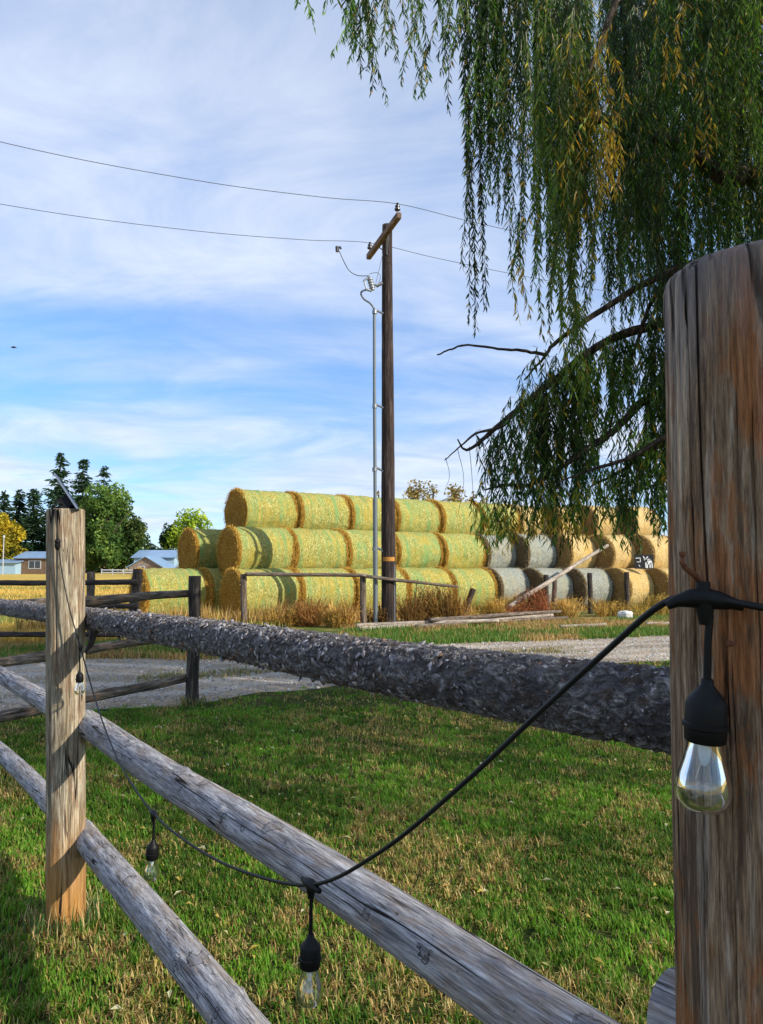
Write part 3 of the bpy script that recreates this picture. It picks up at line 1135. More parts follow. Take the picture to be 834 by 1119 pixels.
def light_at(px, py, D, drop, tilt=(0, 0), wire=True, big=False):
    c = at(px, py, D)
    loc = c - LP
    con = MB()
    # T connector: short thick sleeve along the cable, with a skirt down
    hw = .021
    dv = Vector((DIR.x, DIR.y, 0)) * -1
    if big:
        dv = Vector((.9, -.25, -.06)).normalized()
    sag = -.006 if big else .0
    con.tube([dv * -hw * 1.35 + Vector((0, 0, sag * 1.2)), dv * -hw + Vector((0, 0, sag * .5)), dv * -hw * .5, Vector((0, 0, .001)), dv * hw * .5, dv * hw + Vector((0, 0, sag * .3)), dv * hw * 1.35 + Vector((0, 0, sag * .6))],
             [.0036, .0048, .0075, .0085, .0075, .0048, .0036], 14)
    con.tube([(0, 0, .002), (0, 0, -.012), (0, 0, -.020)], [.0085, .0062, .0045], 14)
    if big:
        con.tube([(-.001, 0, .004), (-.001, 0, .014)], [.006, .0055], 10)
    con.build('connector', M['black'], sl, smooth=True, loc=loc)
    top = Vector((0, 0, -drop))
    s = MB()
    s.tube([(0, 0, drop - .012), (-.0008, 0, drop * .5), (0, 0, .004)], .0030, 10)
    s.lathe([(.0035, .006), (.0046, .005), (.0050, .001), (.0100, -.005), (.0142, -.010), (.0156, -.014), (.0158, -.028), (.0174, -.029), (.0174, -.032), (.0160, -.033), (.0156, -.042), (.0145, -.0435), (.012, -.0435)], 28)
    so = s.build('bulb_socket', M['black'], sl, smooth=True, loc=loc + top)
    so.rotation_euler = (R(tilt[0]), R(tilt[1]), 0)
    g = MB()
    prof = [(.0125, -.038), (.0132, -.046), (.0152, -.056), (.0186, -.067), (.0209, -.076), (.0212, -.082), (.0196, -.089), (.0152, -.0945), (.0085, -.0975), (.002, -.0983)]
    g.lathe(prof, 36)
    g.build('bulb', M['glass'], so, smooth=True)
    f = MB()
    f.lathe([(.0055, -.041), (.0050, -.052), (.0035, -.059), (.0018, -.062)], 14)
    f.build('stem', M['frost'], so, smooth=True)
    f = MB()
    for sgn in (-1, 1):
        f.tube([(sgn * .0022, 0, -.058), (sgn * .0062, 0, -.072), (sgn * .0058, 0, -.078)], .0004, 5)
    f.tube([(-.0058, 0, -.078), (-.003, .001, -.075), (0, 0, -.078), (.003, -.001, -.075), (.0058, 0, -.078)], .0004, 5)
    f.build('filament', M['filament'], so)
    return so


light_at(770, 655, .600, .068, (2, 3), big=True)
light_at(340, 967, 1.19, .078, (-2, 1))
light_at(168, 889, 1.97, .070, (3, 3))
light_at(88, 707, 3.30, .108, (2, 0))
kb = MB()
kb.lathe([(.004, -.03), (.010, -.022), (.013, -.008), (.011, .002), (.014, .006), (.012, .016), (.005, .022)], 14)
kb.build('plug', M['black'], sl, smooth=True, loc=at(63, 594, 3.345) - LP)

# solar panel clipped on the pale post's top
sp = thing('solar_panel', 'small tilted solar panel on a black bracket on top of the pale post', 'solar panel', LP + Vector((0, 0, HL)))
base = LP + Vector((0, 0, HL))
top_e, low_e = at(61, 522, 3.44) - base, at(86, 560, 3.44) - base
dvec = (low_e - top_e)
cx = (top_e + low_e) / 2
xax = dvec.normalized()
yax = Vector((-.36, .93, .03)).normalized()
yax = (yax - xax * yax.dot(xax)).normalized()
zax = xax.cross(yax)
if zax.x < 0:
    zax, yax = -zax, -yax
rot = Matrix((xax, yax, zax)).transposed()
b_ = MB()
b_.box(cx + zax * .004, (dvec.length, .13, .008), rot)
b_.build('panel_back', M['solarback'], sp)
b_ = MB()
b_.box(cx + zax * .0095, (dvec.length - .012, .118, .003), rot)
b_.build('cells', M['solar'], sp)
b_ = MB()
q = at(72, 551, 3.43) - base
b_.box(q + Vector((.0, 0, .0)), (.055, .07, .052), rot)
b_.tube([q + Vector((-.012, 0, 0)), Vector((-.012, 0, 0)) + Vector((q.x, q.y, .004))], .016, 12)
b_.box((q.x, q.y, .004), (.07, .07, .008))
b_.tube([q + xax * .02, q + xax * .075 + zax * .008], [.012, .004], 10)
b_.build('bracket', M['black'], sp, smooth=False)
cb = MB()
cb.tube([p - base for p in cat([at(70, 552, 3.40), at(64, 549, 3.37), at(60, 549, 3.375)], 4)], .003, 8)
cb.build('lead', M['black_cable'], sp, smooth=True)


# ------------------------------------------------------------------ middle and far rail fences
def bar(mb, a, b, ra, rb, n=10, seg=10, seed=0, wob=.012, jit=.08):
    a, b = Vector(a), Vector(b)
    rnd = random.Random(seed)
    ps = []
    ph = rnd.uniform(0, 6)
    for i in range(seg + 1):
        tt = i / seg
        p = a.lerp(b, tt)
        p += Vector((rnd.uniform(-.3, .3), rnd.uniform(-.3, .3), math.sin(tt * 5 + ph) + rnd.uniform(-.4, .4))) * wob
        ps.append(p)
    mb.tube(ps, [ra + (rb - ra) * i / seg for i in range(seg + 1)], n, jit, seed=seed)


def along_log(a, b, ra, rb, mat, name, parent, seed=0, nl=24, na=14, bump=.09, label=None):
    """A log whose local Z is its axis, so that the grain follows it."""
    a, b = Vector(a), Vector(b)
    L = (b - a).length
    V, Fc = grid_log(L, log_rad(ra, rb, L, seed, bump), na, nl, bend=log_bend(.012, L, seed))
    o = bpy.data.objects.new(name, np_mesh(name, V, Fc, None, True, [mat]))
    COL.objects.link(o)
    if parent is not None:
        o.parent = parent
        orient(o, a - parent.location, b - parent.location)
    else:
        orient(o, a, b)
    if label:
        o['label'] = label
    return o


fb = thing('rail_fence', 'dark rail fence running from the pale post back to the gravel road', 'fence', (-2.16, 8.7, 0))
pB = Vector((-2.16, 8.7, 0))
pA = CP + Vector((.05, .1, 0))
along_log(pB, pB + Vector((-.01, 0, 1.47)), .072, .068, M['dark_wood'], 'post', fb, 21, 40, 24)
dB = (pB - pA).normalized()
nBk = Vector((dB.y, -dB.x, 0))
for (z0, z1, ext, off, r0, r1, s_) in ((1.25, 1.262, .17, -.10, .052, .043, 1), (.78, .80, -.30, .10, .046, .04, 2), (.27, .31, .16, -.10, .054, .045, 3)):
    a = pA + nBk * off + Vector((0, 0, z0))
    b = pB + dB * ext + nBk * off + Vector((0, 0, z1))
    along_log(a, b, r0, r1, M['far_wood'], 'rail', fb, 30 + s_, 60, 18, .16)

fc = thing('rail_fence', 'far dark rail fence between the road and the golden field', 'fence', (-4.64, 14, 0))
pc = Vector((-4.64, 14, 0))
along_log(pc, pc + Vector((.1, 0, 1.52)), .085, .09, M['dark_wood'], 'post', fc, 41, 30, 18, .14)
p2 = Vector(((101 - 417) / F * 15, 15, 0))
along_log(p2, p2 + Vector((0, 0, 1.46)), .08, .075, M['far_wood'], 'post', fc, 42, 30, 18, .1)
p3 = Vector((-8.3, 14.9, 0))
along_log(p3, p3 + Vector((0, 0, 1.46)), .08, .075, M['far_wood'], 'post', fc, 43, 30, 18, .1)
for (z, off, xl, s_) in ((1.27, -.1, -11.5, 1), (.83, -.1, -11.5, 2), (.33, -.12, -11.5, 3)):
    along_log((xl, 14.2 + off, z - .02), (-4.5, 14 + off, z), .055, .05, M['dark_wood'], 'rail', fc, 45 + s_, 50, 12, .14)

fd = thing('rail_fence', 'thin grey rail fence with one long top rail before the green bales', 'fence', at(266, 684, 19.6).xy.to_3d())
q1, q2 = at(266, 684, 19.6), at(397, 684, 19.7)
for (q, s_) in ((q1, 1), (q2, 2)):
    along_log((q.x, q.y, 0), (q.x, q.y, 1.36), .085, .08, M['far_wood'], 'post', fd, 60 + s_, 30, 14, .08)
along_log(at(268, 628, 19.45), at(400, 628, 19.5), .05, .048, M['far_wood'], 'rail', fd, 63, 40, 12, .12)
along_log(at(396, 629, 19.5), at(500, 641, 20.0), .05, .035, M['far_wood'], 'rail', fd, 64, 40, 12, .12)
qq = at(384, 640, 19.5)
# single posts
pgrp = 'lone posts before the bales'
for (xb, yb, xt, yt, D, lab, mt) in (
        (503, 676, 517, 643, 20.6, 'dark leaning post before the last green bale in the bottom row', 'dark_wood'),
        (597, 672, 597, 628, 24.0, 'left post of a close pair before the grey bales, beside the diagonal pole', 'dark_wood'),
        (606, 672, 606, 629, 24.4, 'right post of a close pair before the grey bales', 'far_wood'),
        (645, 672, 645, 626, 24.6, 'single upright dark post before the third grey bale of the bottom row', 'dark_wood'),
        (686, 671, 685, 625, 25.2, 'upright dark post beside the left end of the bottom tan bale', 'dark_wood')):
    a, b = at(xb, yb, D), at(xt, yt, D)
    a.z = 0
    along_log(a, b, .085, .08, M[mt], 'fence_post', None, int(xb), 24, 14, .08)
    tag(COL.objects[-1], lab, 'post', pgrp)

# poles lying about and the leaning one
for (x0, y0, D0, z0, x1, y1, D1, z1, r, lab, mt) in (
        (389, 685, 19.0, .07, 545, 680, 19.9, .12, .065, 'pale bleached pole lying lowest on the ground below the utility pole', 'pale_pole'),
        (392, 690, 18.3, .06, 604, 672, 22.3, .10, .06, 'long pale pole lying slanted across the pile before the dry weeds', 'pale_pole'),
        (455, 688, 18.7, .06, 620, 673, 22.0, .07, .055, 'grey pole lying nearest the gravel at the end of the pile', 'far_wood'),
        (470, 683, 19.3, .18, 612, 671, 22.6, .20, .06, 'brown pole lying on top of the pile of poles', 'far_wood')):
    a, b = at(x0, y0, D0), at(x1, y1, D1)
    a.z, b.z = z0, z1
    along_log(a, b, r, r * .8, M[mt], 'wooden_pole', None, int(x0 + x1), 40, 12, .08)
    tag(COL.objects[-1], lab, 'pole', 'poles lying on the grass')
a, b = at(556, 664, 22.4), at(664, 596, 25.9)
along_log(a, b, .075, .055, M['pale_pole'], 'wooden_pole', None, 88, 40, 12, .06)
tag(COL.objects[-1], 'long pale pole leaning diagonally against the grey bales', 'pole')
for (x0, x1, yy, D, lab) in ((612, 662, 685, 18.9, 'thin stick lying on the green verge below the pair of posts'), (706, 760, 683, 19.6, 'short pale log lying on the green verge beside the near post')):
    a, b = at(x0, yy, D), at(x1, yy - 1.5, D + .4)
    a.z = b.z = .06
    along_log(a, b, .05, .04, M['pale_pole'], 'stick', None, int(x0), 20, 10, .1)
    tag(COL.objects[-1], lab, 'stick')


def lump(name, c, s, mat, seed, label, cat_):
    th = np.linspace(0, PI, 9)
    V, Fq = [], []
    vs = []
    n = 14
    for i, t0 in enumerate(th):
        for kk in range(n):
            a0 = 2 * PI * kk / n
            vs.append((math.sin(t0) * math.cos(a0), math.sin(t0) * math.sin(a0), math.cos(t0)))
    A_ = np.array(vs)
    A_ = A_ * (.65 + .7 * fbm(A_ * 1.3 + seed, seed, 3))[:, None] * np.array(s)
    A_[:, 2] = np.maximum(A_[:, 2], -s[2] * .6)
    for i in range(8):
        for kk in range(n):
            Fq.append((i * n + kk, (i + 1) * n + kk, (i + 1) * n + (kk + 1) % n, i * n + (kk + 1) % n))
    o = link(name, np_mesh(name, A_, [np.array(Fq)], None, False, [mat]), None, c)
    return tag(o, label, cat_)


q = at(684, 672, 22.4)
lump('rock', (q.x, q.y, .10), (.22, .16, .15), M['rock'], 4, 'pale rock on the verge at the foot of the far right post', 'rock')

# ------------------------------------------------------------------ hay bales
def net_mat(name, pal, gold, tint, tint_amt):
    k = NT(name, .75, .25)
    base = k.coord()
    off = k.math('MULTIPLY', k.rand(), 60)
    cmb = k.n('ShaderNodeCombineXYZ')
    for i in range(3):
        k.set(cmb.inputs[i], off)
    ad = k.n('ShaderNodeVectorMath', operation='ADD')
    k.t.links.new(base, ad.inputs[0])
    k.t.links.new(cmb.outputs[0], ad.inputs[1])
    o = ad.outputs[0]
    mpn = k.n('ShaderNodeMapping')
    k.t.links.new(o, mpn.inputs[0])
    mpn.inputs['Scale'].default_value = (1.3, .62, .62)
    spk = k.noise(mpn.outputs[0], 27, 6, .78, .6)
    spk2 = k.noise(mpn.outputs[0], 60, 3, .7)
    big = k.noise(o, 1.7, 3, .55)
    mpx = k.n('ShaderNodeMapping')
    k.t.links.new(o, mpx.inputs[0])
    mpx.inputs['Scale'].default_value = (9, .35, .35)
    band = k.noise(mpx.outputs[0], 1.0, 3, .6)
    c = k.ramp(spk, [(.34, pal[0]), (.46, pal[1]), (.55, pal[2]), (.66, pal[3])])
    c = k.mix(k.sm(spk2, .52, .72, 0, .55), c, pal[3])
    c = k.mix(k.sm(big, .42, .66, 0, .75), c, k.mix(.5, c, gold))
    tn = k.math('MULTIPLY', k.sm(band, .42, .68), k.sm(k.noise(o, 2.6, 4, .6), .34, .58))
    c = k.mix(k.math('MULTIPLY', tn, tint_amt), c, tint)
    k.color(c)
    k.bump(k.math('ADD', spk, k.math('MULTIPLY', spk2, .6)), .9, .03)
    return k.m


def end_mat(name, a, b, c_):
    k = NT(name, .9, .1)
    mp_ = k.coord()
    s = k.noise(mp_, 22, 5, .75, .8)
    v = k.voro(k.coord((1, 2.2, 2.2)), 22, 'F1', 'Distance')
    big = k.noise(mp_, 3.0, 3)
    c = k.ramp(s, [(.3, a), (.5, b), (.7, c_)])
    c = k.mix(k.sm(v, .35, .7, 0, .5), c, a)
    c = k.mix(k.sm(big, .5, .7, 0, .4), c, a)
    k.color(c).bump(k.math('ADD', s, k.math('MULTIPLY', v, -.5)), 1.0, .06)
    return k.m


NETS = {
    'green': net_mat('green net wrapped hay', [(.065, .068, .010), (.24, .225, .038), (.42, .375, .085), (.82, .77, .42)], (.52, .34, .03), (.14, .32, .11), .8),
    'grey': net_mat('grey net wrapped hay', [(.09, .095, .075), (.22, .225, .185), (.34, .34, .285), (.62, .62, .55)], (.36, .31, .16), (.22, .28, .24), .5),
    'tan': net_mat('tan straw bale', [(.19, .11, .03), (.46, .30, .10), (.62, .45, .18), (.88, .74, .42)], (.60, .33, .06), (.62, .46, .22), .5),
}
ENDS = {
    'green': end_mat('golden hay end', (.17, .075, .012), (.44, .24, .04), (.66, .42, .10)),
    'grey': end_mat('brown hay end', (.07, .045, .025), (.19, .125, .06), (.32, .23, .12)),
    'tan': end_mat('straw end', (.16, .09, .03), (.40, .24, .08), (.62, .42, .17)),
}
STRC = {'green': ((.50, .27, .04), (.74, .50, .12)), 'grey': ((.26, .19, .10), (.45, .38, .25)), 'tan': ((.46, .30, .10), (.72, .54, .24))}


def bale_meshes(kind, L, seed):
    r0 = .75
    nx, na = 34, 88
    xx = np.linspace(-L / 2, L / 2, nx)
    tt = np.linspace(0, 2 * PI, na, endpoint=False)
    X, T = np.meshgrid(xx, tt, indexing='ij')
    p = np.stack([X.ravel() * 2.2, np.cos(T.ravel()) * 2.4, np.sin(T.ravel()) * 2.4], -1)
    e = np.clip((np.abs(X.ravel()) - (L / 2 - .10)) / .10, 0, 1)
    r = r0 + .045 * (fbm(p + seed, seed, 4) - .5) * 2 - .030 * e ** 2 + .006 * np.sin(X.ravel() * 24)
    V = np.stack([X.ravel(), r * np.cos(T.ravel()), r * np.sin(T.ravel())], -1)
    i = np.arange(nx - 1)[:, None] * na
    kk = np.arange(na)[None]
    Q = np.stack([i + kk, i + (kk + 1) % na, i + na + (kk + 1) % na, i + na + kk], -1).reshape(-1, 4)
    side = np_mesh('net_wrap', V, [Q[:, ::-1]], None, True, [NETS[kind]])
    ends = []
    for sgn in (-1, 1):
        prof = [(L / 2 - .085, r0 - .004), (L / 2 - .03, r0 + .014), (L / 2 + .0, r0 - .005), (L / 2 + .035, r0 - .055), (L / 2 + .05, r0 - .14), (L / 2 + .055, .45), (L / 2 + .05, .3), (L / 2 + .045, .15), (L / 2 + .05, .03)]
        P = []
        for (px_, pr) in prof:
            for kx in range(na):
                a0 = tt[kx]
                P.append((px_, pr * math.cos(a0), pr * math.sin(a0)))
        P = np.array(P)
        nz = fbm(P * np.array([5, 5, 5]) + seed * 2 + sgn, seed + 3, 4) - .5
        P[:, 0] += nz * .09 * np.clip((P[:, 0] - (L / 2 - .1)) / .1, .1, 1)
        rad = 1 + nz * .045
        P[:, 1] *= rad
        P[:, 2] *= rad
        npf = len(prof)
        i = np.arange(npf - 1)[:, None] * na
        Q = np.stack([i + kk, i + (kk + 1) % na, i + na + (kk + 1) % na, i + na + kk], -1).reshape(-1, 4)
        # loose straws on the rim and over the face
        n = 1500
        rim = RNG.random(n) < .62
        th = RNG.uniform(0, 2 * PI, n)
        rr = np.where(rim, r0 - .02 + .03 * RNG.random(n), r0 * np.sqrt(RNG.random(n)) * .95)
        x0 = np.where(rim, L / 2 - .08 + .12 * RNG.random(n), L / 2 + .035)
        rad3 = np.stack([0 * th, np.cos(th), np.sin(th)], -1)
        tan3 = np.stack([0 * th, -np.sin(th), np.cos(th)], -1)
        P0 = rad3 * rr[:, None] + np.array([1, 0, 0]) * x0[:, None]
        out = np.where(rim[:, None], rad3 * RNG.uniform(.1, 1, (n, 1)) + np.array([1, 0, 0]) * RNG.uniform(-.4, .9, (n, 1)) + tan3 * RNG.normal(0, .9, (n, 1)),
                       np.array([1, 0, 0]) * RNG.uniform(.15, .7, (n, 1)) + tan3 * RNG.normal(0, 1, (n, 1)) + rad3 * RNG.normal(0, .5, (n, 1)))
        out /= np.linalg.norm(out, axis=1)[:, None]
        ln = RNG.uniform(.03, .10, (n, 1))
        sd = np.cross(out, RNG.normal(0, 1, (n, 3)))
        sd /= np.linalg.norm(sd, axis=1)[:, None]
        wd = RNG.uniform(.004, .009, (n, 1))
        SV = np.stack([P0 - sd * wd, P0 + sd * wd, P0 + out * ln + sd * wd * .4, P0 + out * ln - sd * wd * .4], 1).reshape(-1, 3)
        SQ = np.arange(n)[:, None] * 4 + np.array([[0, 1, 2, 3]]) + len(P)
        ca, cb_ = map(np.array, STRC[kind])
        sc_ = ca + (cb_ - ca) * RNG.random(n)[:, None]
        C = np.concatenate([np.full((len(P), 3), .3), np.repeat(sc_, 4, 0)])
        AV = np.concatenate([P, SV])
        AV[:, 0] *= sgn
        mi = np.concatenate([np.zeros(len(Q), int), np.ones(n, int)])
        if sgn > 0:
            Q = Q[:, ::-1]
        ends.append(np_mesh('straw_end', AV, [Q, SQ], C, True, [ENDS[kind], M['straw']], mi))
    return side, ends


BM = {('green', i): bale_meshes('green', 1.80, 3 + i) for i in range(3)}
BM.update({('grey', i): bale_meshes('grey', 1.42, 13 + i) for i in range(2)})
BM.update({('tan', i): bale_meshes('tan', 1.42, 23 + i) for i in range(2)})
bale_i = 0


def bale(kind, c, z, yaw, label):
    global bale_i
    bale_i += 1
    var = bale_i % (3 if kind == 'green' else 2)
    o = thing('hay_bale', label, 'hay bale', (c.x, c.y, z - .75), yaw, 'round bales in the stack')
    side, ends = BM[(kind, var)]
    rx = random.uniform(0, 2 * PI)
    flip = 0
    for nm, me in (('net_wrap', side), ('straw_end', ends[0]), ('straw_end', ends[1])):
        ch = link(nm, me, o, (0, 0, .75))
        ch.rotation_euler = (rx, 0, flip)
    return o


ORD = ['first', 'second', 'third', 'fourth', 'fifth', 'sixth', 'seventh', 'eighth', 'ninth', 'tenth', 'eleventh', 'twelfth']
WB = 1.87
rows = [(Vector((-4.25, 21.2, 0)), .735, 'bottom', 5, ['grey', 'grey', 'grey', 'tan', 'tan', 'tan']),
        (Vector((-4.56, 22.03, 0)), 1.955, 'middle', 5, ['grey', 'grey', 'tan', 'tan', 'tan', 'tan']),
        (Vector((-4.56, 23.04, 0)), 3.175, 'top', 6, ['tan', 'tan', 'tan', 'tan'])]
for (st, z, rn, ng, right) in rows:
    for i in range(ng):
        c = st + U * (WB * (i + .5)) + NB * random.uniform(-.05, .05)
        lab = {0: f'green net-wrapped round bale showing its golden straw end at the left of the {rn} row'}.get(i, f'green net-wrapped round bale in the {rn} row of the stack, {ORD[i]} from the left')
        bale('green', c, z + random.uniform(-.015, .015), R(36) + R(random.uniform(-1.5, 1.5)), lab)
    s0 = WB * ng + .80
    cnt = {}
    for j, kd in enumerate(right):
        cnt[kd] = cnt.get(kd, 0) + 1
        c = st + U * s0 + U2 * (1.57 * j) + NB * random.uniform(-.06, .06)
        lab = f'{"weathered grey" if kd == "grey" else "bare tan straw"} round bale in the {rn} row, {ORD[cnt[kd] - 1]} {kd} one from the left'
        bale(kd, c, z + random.uniform(-.02, .02), R(34) + R(random.uniform(-4, 4)), lab)
lb = Vector((-4.25, 21.2, 0)) + NB * 1.7
bale('green', lb + U * (-2.1 + .9), .735, R(36), 'green round bale on the ground left of the stack behind the dark fence post')
bale('green', lb + U * (-.22 + .9), .735, R(36), 'green round bale on the ground half hidden behind the front row')
lb = Vector((-4.25, 21.2, 0)) + NB * 2.55
bale('green', lb + U * (-.42 + .9), 1.955, R(37), 'golden-ended round bale jutting out behind the left end of the middle row')
bale('green', lb + U * (-.42 + 2.77), 1.955, R(36), 'green round bale of the back column hidden behind the middle row')
lb = Vector((-4.25, 21.2, 0)) + NB * 3.4
bale('green', lb + U * (-.42 + .9), .735, R(36), 'green round bale at the very back on the ground')

# sign on the bales
sg = thing('sign', 'small black board with a white deer figure standing on a tan bale', 'sign', at(704, 621.5, 26.9))
wpx = 26.9 / F
sw, sh = 21 * wpx, 15.5 * wpx
sb = MB()
sb.box((0, 0, sh / 2), (sw, .03, sh))
sb.build('board', M['signblack'], sg)
dm = MB()


def sq(pts):
    """white strokes standing 4 mm proud, in board fractions"""
    for (x0, y0, x1, y1, wd) in pts:
        a = Vector(((x0 - .5) * sw, -.019, (1 - y0) * sh))
        b = Vector(((x1 - .5) * sw, -.019, (1 - y1) * sh))
        d = (b - a).normalized()
        s = Vector((d.z, 0, -d.x)) * wd * sw * .5
        dm.add([a - s, a + s, b + s, b - s, a - s + Vector((0, .004, 0)), a + s + Vector((0, .004, 0)), b + s + Vector((0, .004, 0)), b - s + Vector((0, .004, 0))],
               [(0, 1, 2, 3), (0, 4, 5, 1), (1, 5, 6, 2), (2, 6, 7, 3), (3, 7, 4, 0)])


sq([(.46, .12, .54, .34, .05), (.70, .14, .58, .34, .05), (.54, .28, .62, .50, .12), (.58, .36, .64, .62, .11), (.62, .56, .90, .58, .20), (.58, .58, .60, .94, .06), (.68, .62, .66, .95, .06),
    (.82, .60, .80, .95, .06), (.90, .56, .92, .95, .06), (.66, .40, .78, .30, .04), (.76, .38, .86, .40, .03)])
dm.build('deer_figure', M['white'], sg)
for strokes in ([(.06, .26, .32, .24, .035), (.30, .24, .31, .52, .035), (.12, .52, .32, .52, .03)], [(.22, .72, .28, .86, .03)]):
    dm = MB()
    sq(strokes)
    dm.build('white_mark', M['white'], sg)

# ------------------------------------------------------------------ weeds
def weed(px, D, h, wd, colr, lab, seed, n=300):
    rg = np.random.default_rng(seed)
    V, Q, C = [], [], []
    base = at(px, 680, D)
    heads = [(rg.normal(0, .30) * wd, rg.normal(0, .18) * wd, rg.uniform(.45, 1.1), rg.normal(0, .18), rg.uniform(.6, 1.3)) for _ in range(7)]
    for i in range(n):
        th = rg.uniform(0, 2 * PI)
        hx_, hy_, hs_, ln_, ct_ = heads[int(rg.integers(0, 7))]
        r = abs(rg.normal(0, .10)) * wd
        a = np.array([hx_ + math.cos(th) * r, hy_ + math.sin(th) * r * .6, 0])
        L = h * hs_ * rg.uniform(.35, 1.05)
        tip = a + np.array([ln_ * L + math.cos(th) * wd * rg.uniform(.0, .28), math.sin(th) * wd * .3 * rg.uniform(.0, .5), L])
        mid = (a + tip) / 2 + np.array([0, 0, L * .12])
        c = np.array(colr) * rg.uniform(.55, 1.35) * ct_ + np.array([.08, .05, .01]) * rg.random()
        for (p, q_) in ((a, mid), (mid, tip)):
            d = (q_ - p)
            s = np.cross(d, rg.normal(0, 1, 3))
            s = s / (np.linalg.norm(s) + 1e-9) * .006
            b = len(V)
            V += [p - s, p + s, q_ + s, q_ - s]
            Q.append((b, b + 1, b + 2, b + 3))
            C += [c] * 4
        for j in range(5):
            tt = rg.uniform(.35, 1.0)
            p = (1 - tt) * mid + tt * tip + rg.normal(0, .035, 3)
            s1 = rg.normal(0, 1, 3)
            s1 = s1 / np.linalg.norm(s1) * rg.uniform(.012, .03)
            s2 = rg.normal(0, 1, 3)
            s2 = s2 / np.linalg.norm(s2) * .012
            b = len(V)
            V += [p - s1, p + s2, p + s1, p - s2]
            Q.append((b, b + 1, b + 2, b + 3))
            C += [c * rg.uniform(.8, 1.3)] * 4
    o = link('dry_weed', np_mesh('dry_weed', np.array(V), [np.array(Q)], np.array(C), False, [M['straw']]), None, (base.x, base.y, 0))
    return tag(o, lab, 'weed', 'dry weeds at the foot of the bales')


weed(446, 20.0, 1.0, 1.2, (.20, .10, .03), 'rust brown dry weed clump right of the utility pole', 1)
weed(483, 20.4, 1.1, 1.3, (.30, .15, .035), 'tall orange brown dry weed clump before the fourth green bale', 2)
weed(465, 20.7, 1.15, 1.0, (.16, .085, .03), 'dark brown dry weed clump in the middle of the weeds', 3)
weed(345, 19.6, .72, 1.3, (.28, .12, .035), 'reddish low dry weed clump before the second green bale', 4)
weed(374, 19.3, .6, .7, (.55, .33, .08), 'pale straw coloured weed tuft left of the thin fence post', 5)
weed(312, 19.6, .5, .9, (.48, .28, .06), 'low golden weed tuft before the first green bale', 6)
weed(590, 22.6, .9, .9, (.26, .075, .035), 'dark red dry weed clump at the foot of the diagonal pole', 7)
weed(570, 22.2, .65, .7, (.30, .10, .045), 'low red dry weed clump left of the diagonal pole', 8)
weed(540, 21.7, .6, .8, (.50, .30, .07), 'golden dry weed clump before the last green bale', 9)
weed(625, 23.0, .6, 1.0, (.50, .31, .09), 'straw coloured weed clump between the paired and single posts', 10)
weed(666, 23.4, .6, 1.0, (.52, .32, .08), 'golden weed clump before the single dark post and tan bale', 11)
weed(712, 24.0, .65, 1.1, (.54, .36, .09), 'golden weed clump below the black sign', 12)
weed(408, 20.0, .5, .5, (.24, .12, .04), 'small brown weed clump at the foot of the grey conduit', 13)

# ------------------------------------------------------------------ utility pole and wires
pp = Vector(((425 - 417) / F * 19.9, 19.9, 0))
up_ = thing('utility_pole', 'tall dark wooden utility pole with one crossarm before the bales', 'utility pole', pp)
ptop = at(422.5, 246, 19.9).z
along_log(pp, (pp.x - .03, pp.y, ptop), .20, .135, M['utility'], 'pole', up_, 71, 120, 28, .025)
e0, e1 = at(402, 279, 21.3), at(435, 233, 18.7)
mid = (e0 + e1) / 2
zarm = mid.z
e0.z = e1.z = zarm
shift = Vector((pp.x - .06, pp.y - .20, zarm)) - (e0 + e1) / 2
shift.z = 0
ad = (e1 - e0).normalized()
ca = MB()
rotA = Matrix((ad, Vector((-ad.y, ad.x, 0)), Vector((0, 0, 1)))).transposed()
arm_len = (e1 - e0).length
arm = MB()
arm.box((0, 0, arm_len / 2), (.13, .16, arm_len))
ao = bpy.data.objects.new('crossarm', arm.mesh('crossarm', M['crossarm']))
COL.objects.link(ao)
ao.parent = up_
q0 = e0
ctr = (e0 + e1) / 2
side_v = Vector((-ad.y, ad.x, 0))
if side_v.x > 0:
    side_v = -side_v
armoff = side_v * .20
ac = Vector((pp.x, pp.y, zarm)) + armoff
s0_ = ac - ad * arm_len * .46
s1_ = ac + ad * arm_len * .54
s0_.z -= .17
s1_.z -= .17
orient(ao, s0_ - pp, s1_ - pp)
bv = ao.modifiers.new('bevel', 'BEVEL')
bv.width = .012
for q in (s0_ + ad * .14, s1_ - ad * .14):
    im = MB()
    im.lathe([(.012, .0), (.012, .10), (.055, .10), (.075, .115), (.075, .15), (.045, .16), (.045, .19), (.062, .20), (.062, .225), (.03, .24), (.03, .27), (.042, .28), (.03, .30)], 18)
    im.build('insulator', M['porcelain'], up_, True, loc=q + Vector((0, 0, .08)) - pp)
br = MB()
br.box((ac + ad * 0 - pp) + Vector((0, 0, -.08)) * 0, (.02, .02, .02))
br.tube([ac - ad * .62 + Vector((0, 0, -.05)) - pp, Vector((-.02, -.13, zarm - .62))], .018, 8)
br.tube([ac + ad * .62 + Vector((0, 0, -.05)) - pp, Vector((-.05, -.13, zarm - .62))], .018, 8)
br.build('brace', M['steel'], up_)


def ploc(px, py, D=19.75):
    return at(px, py, D) - pp


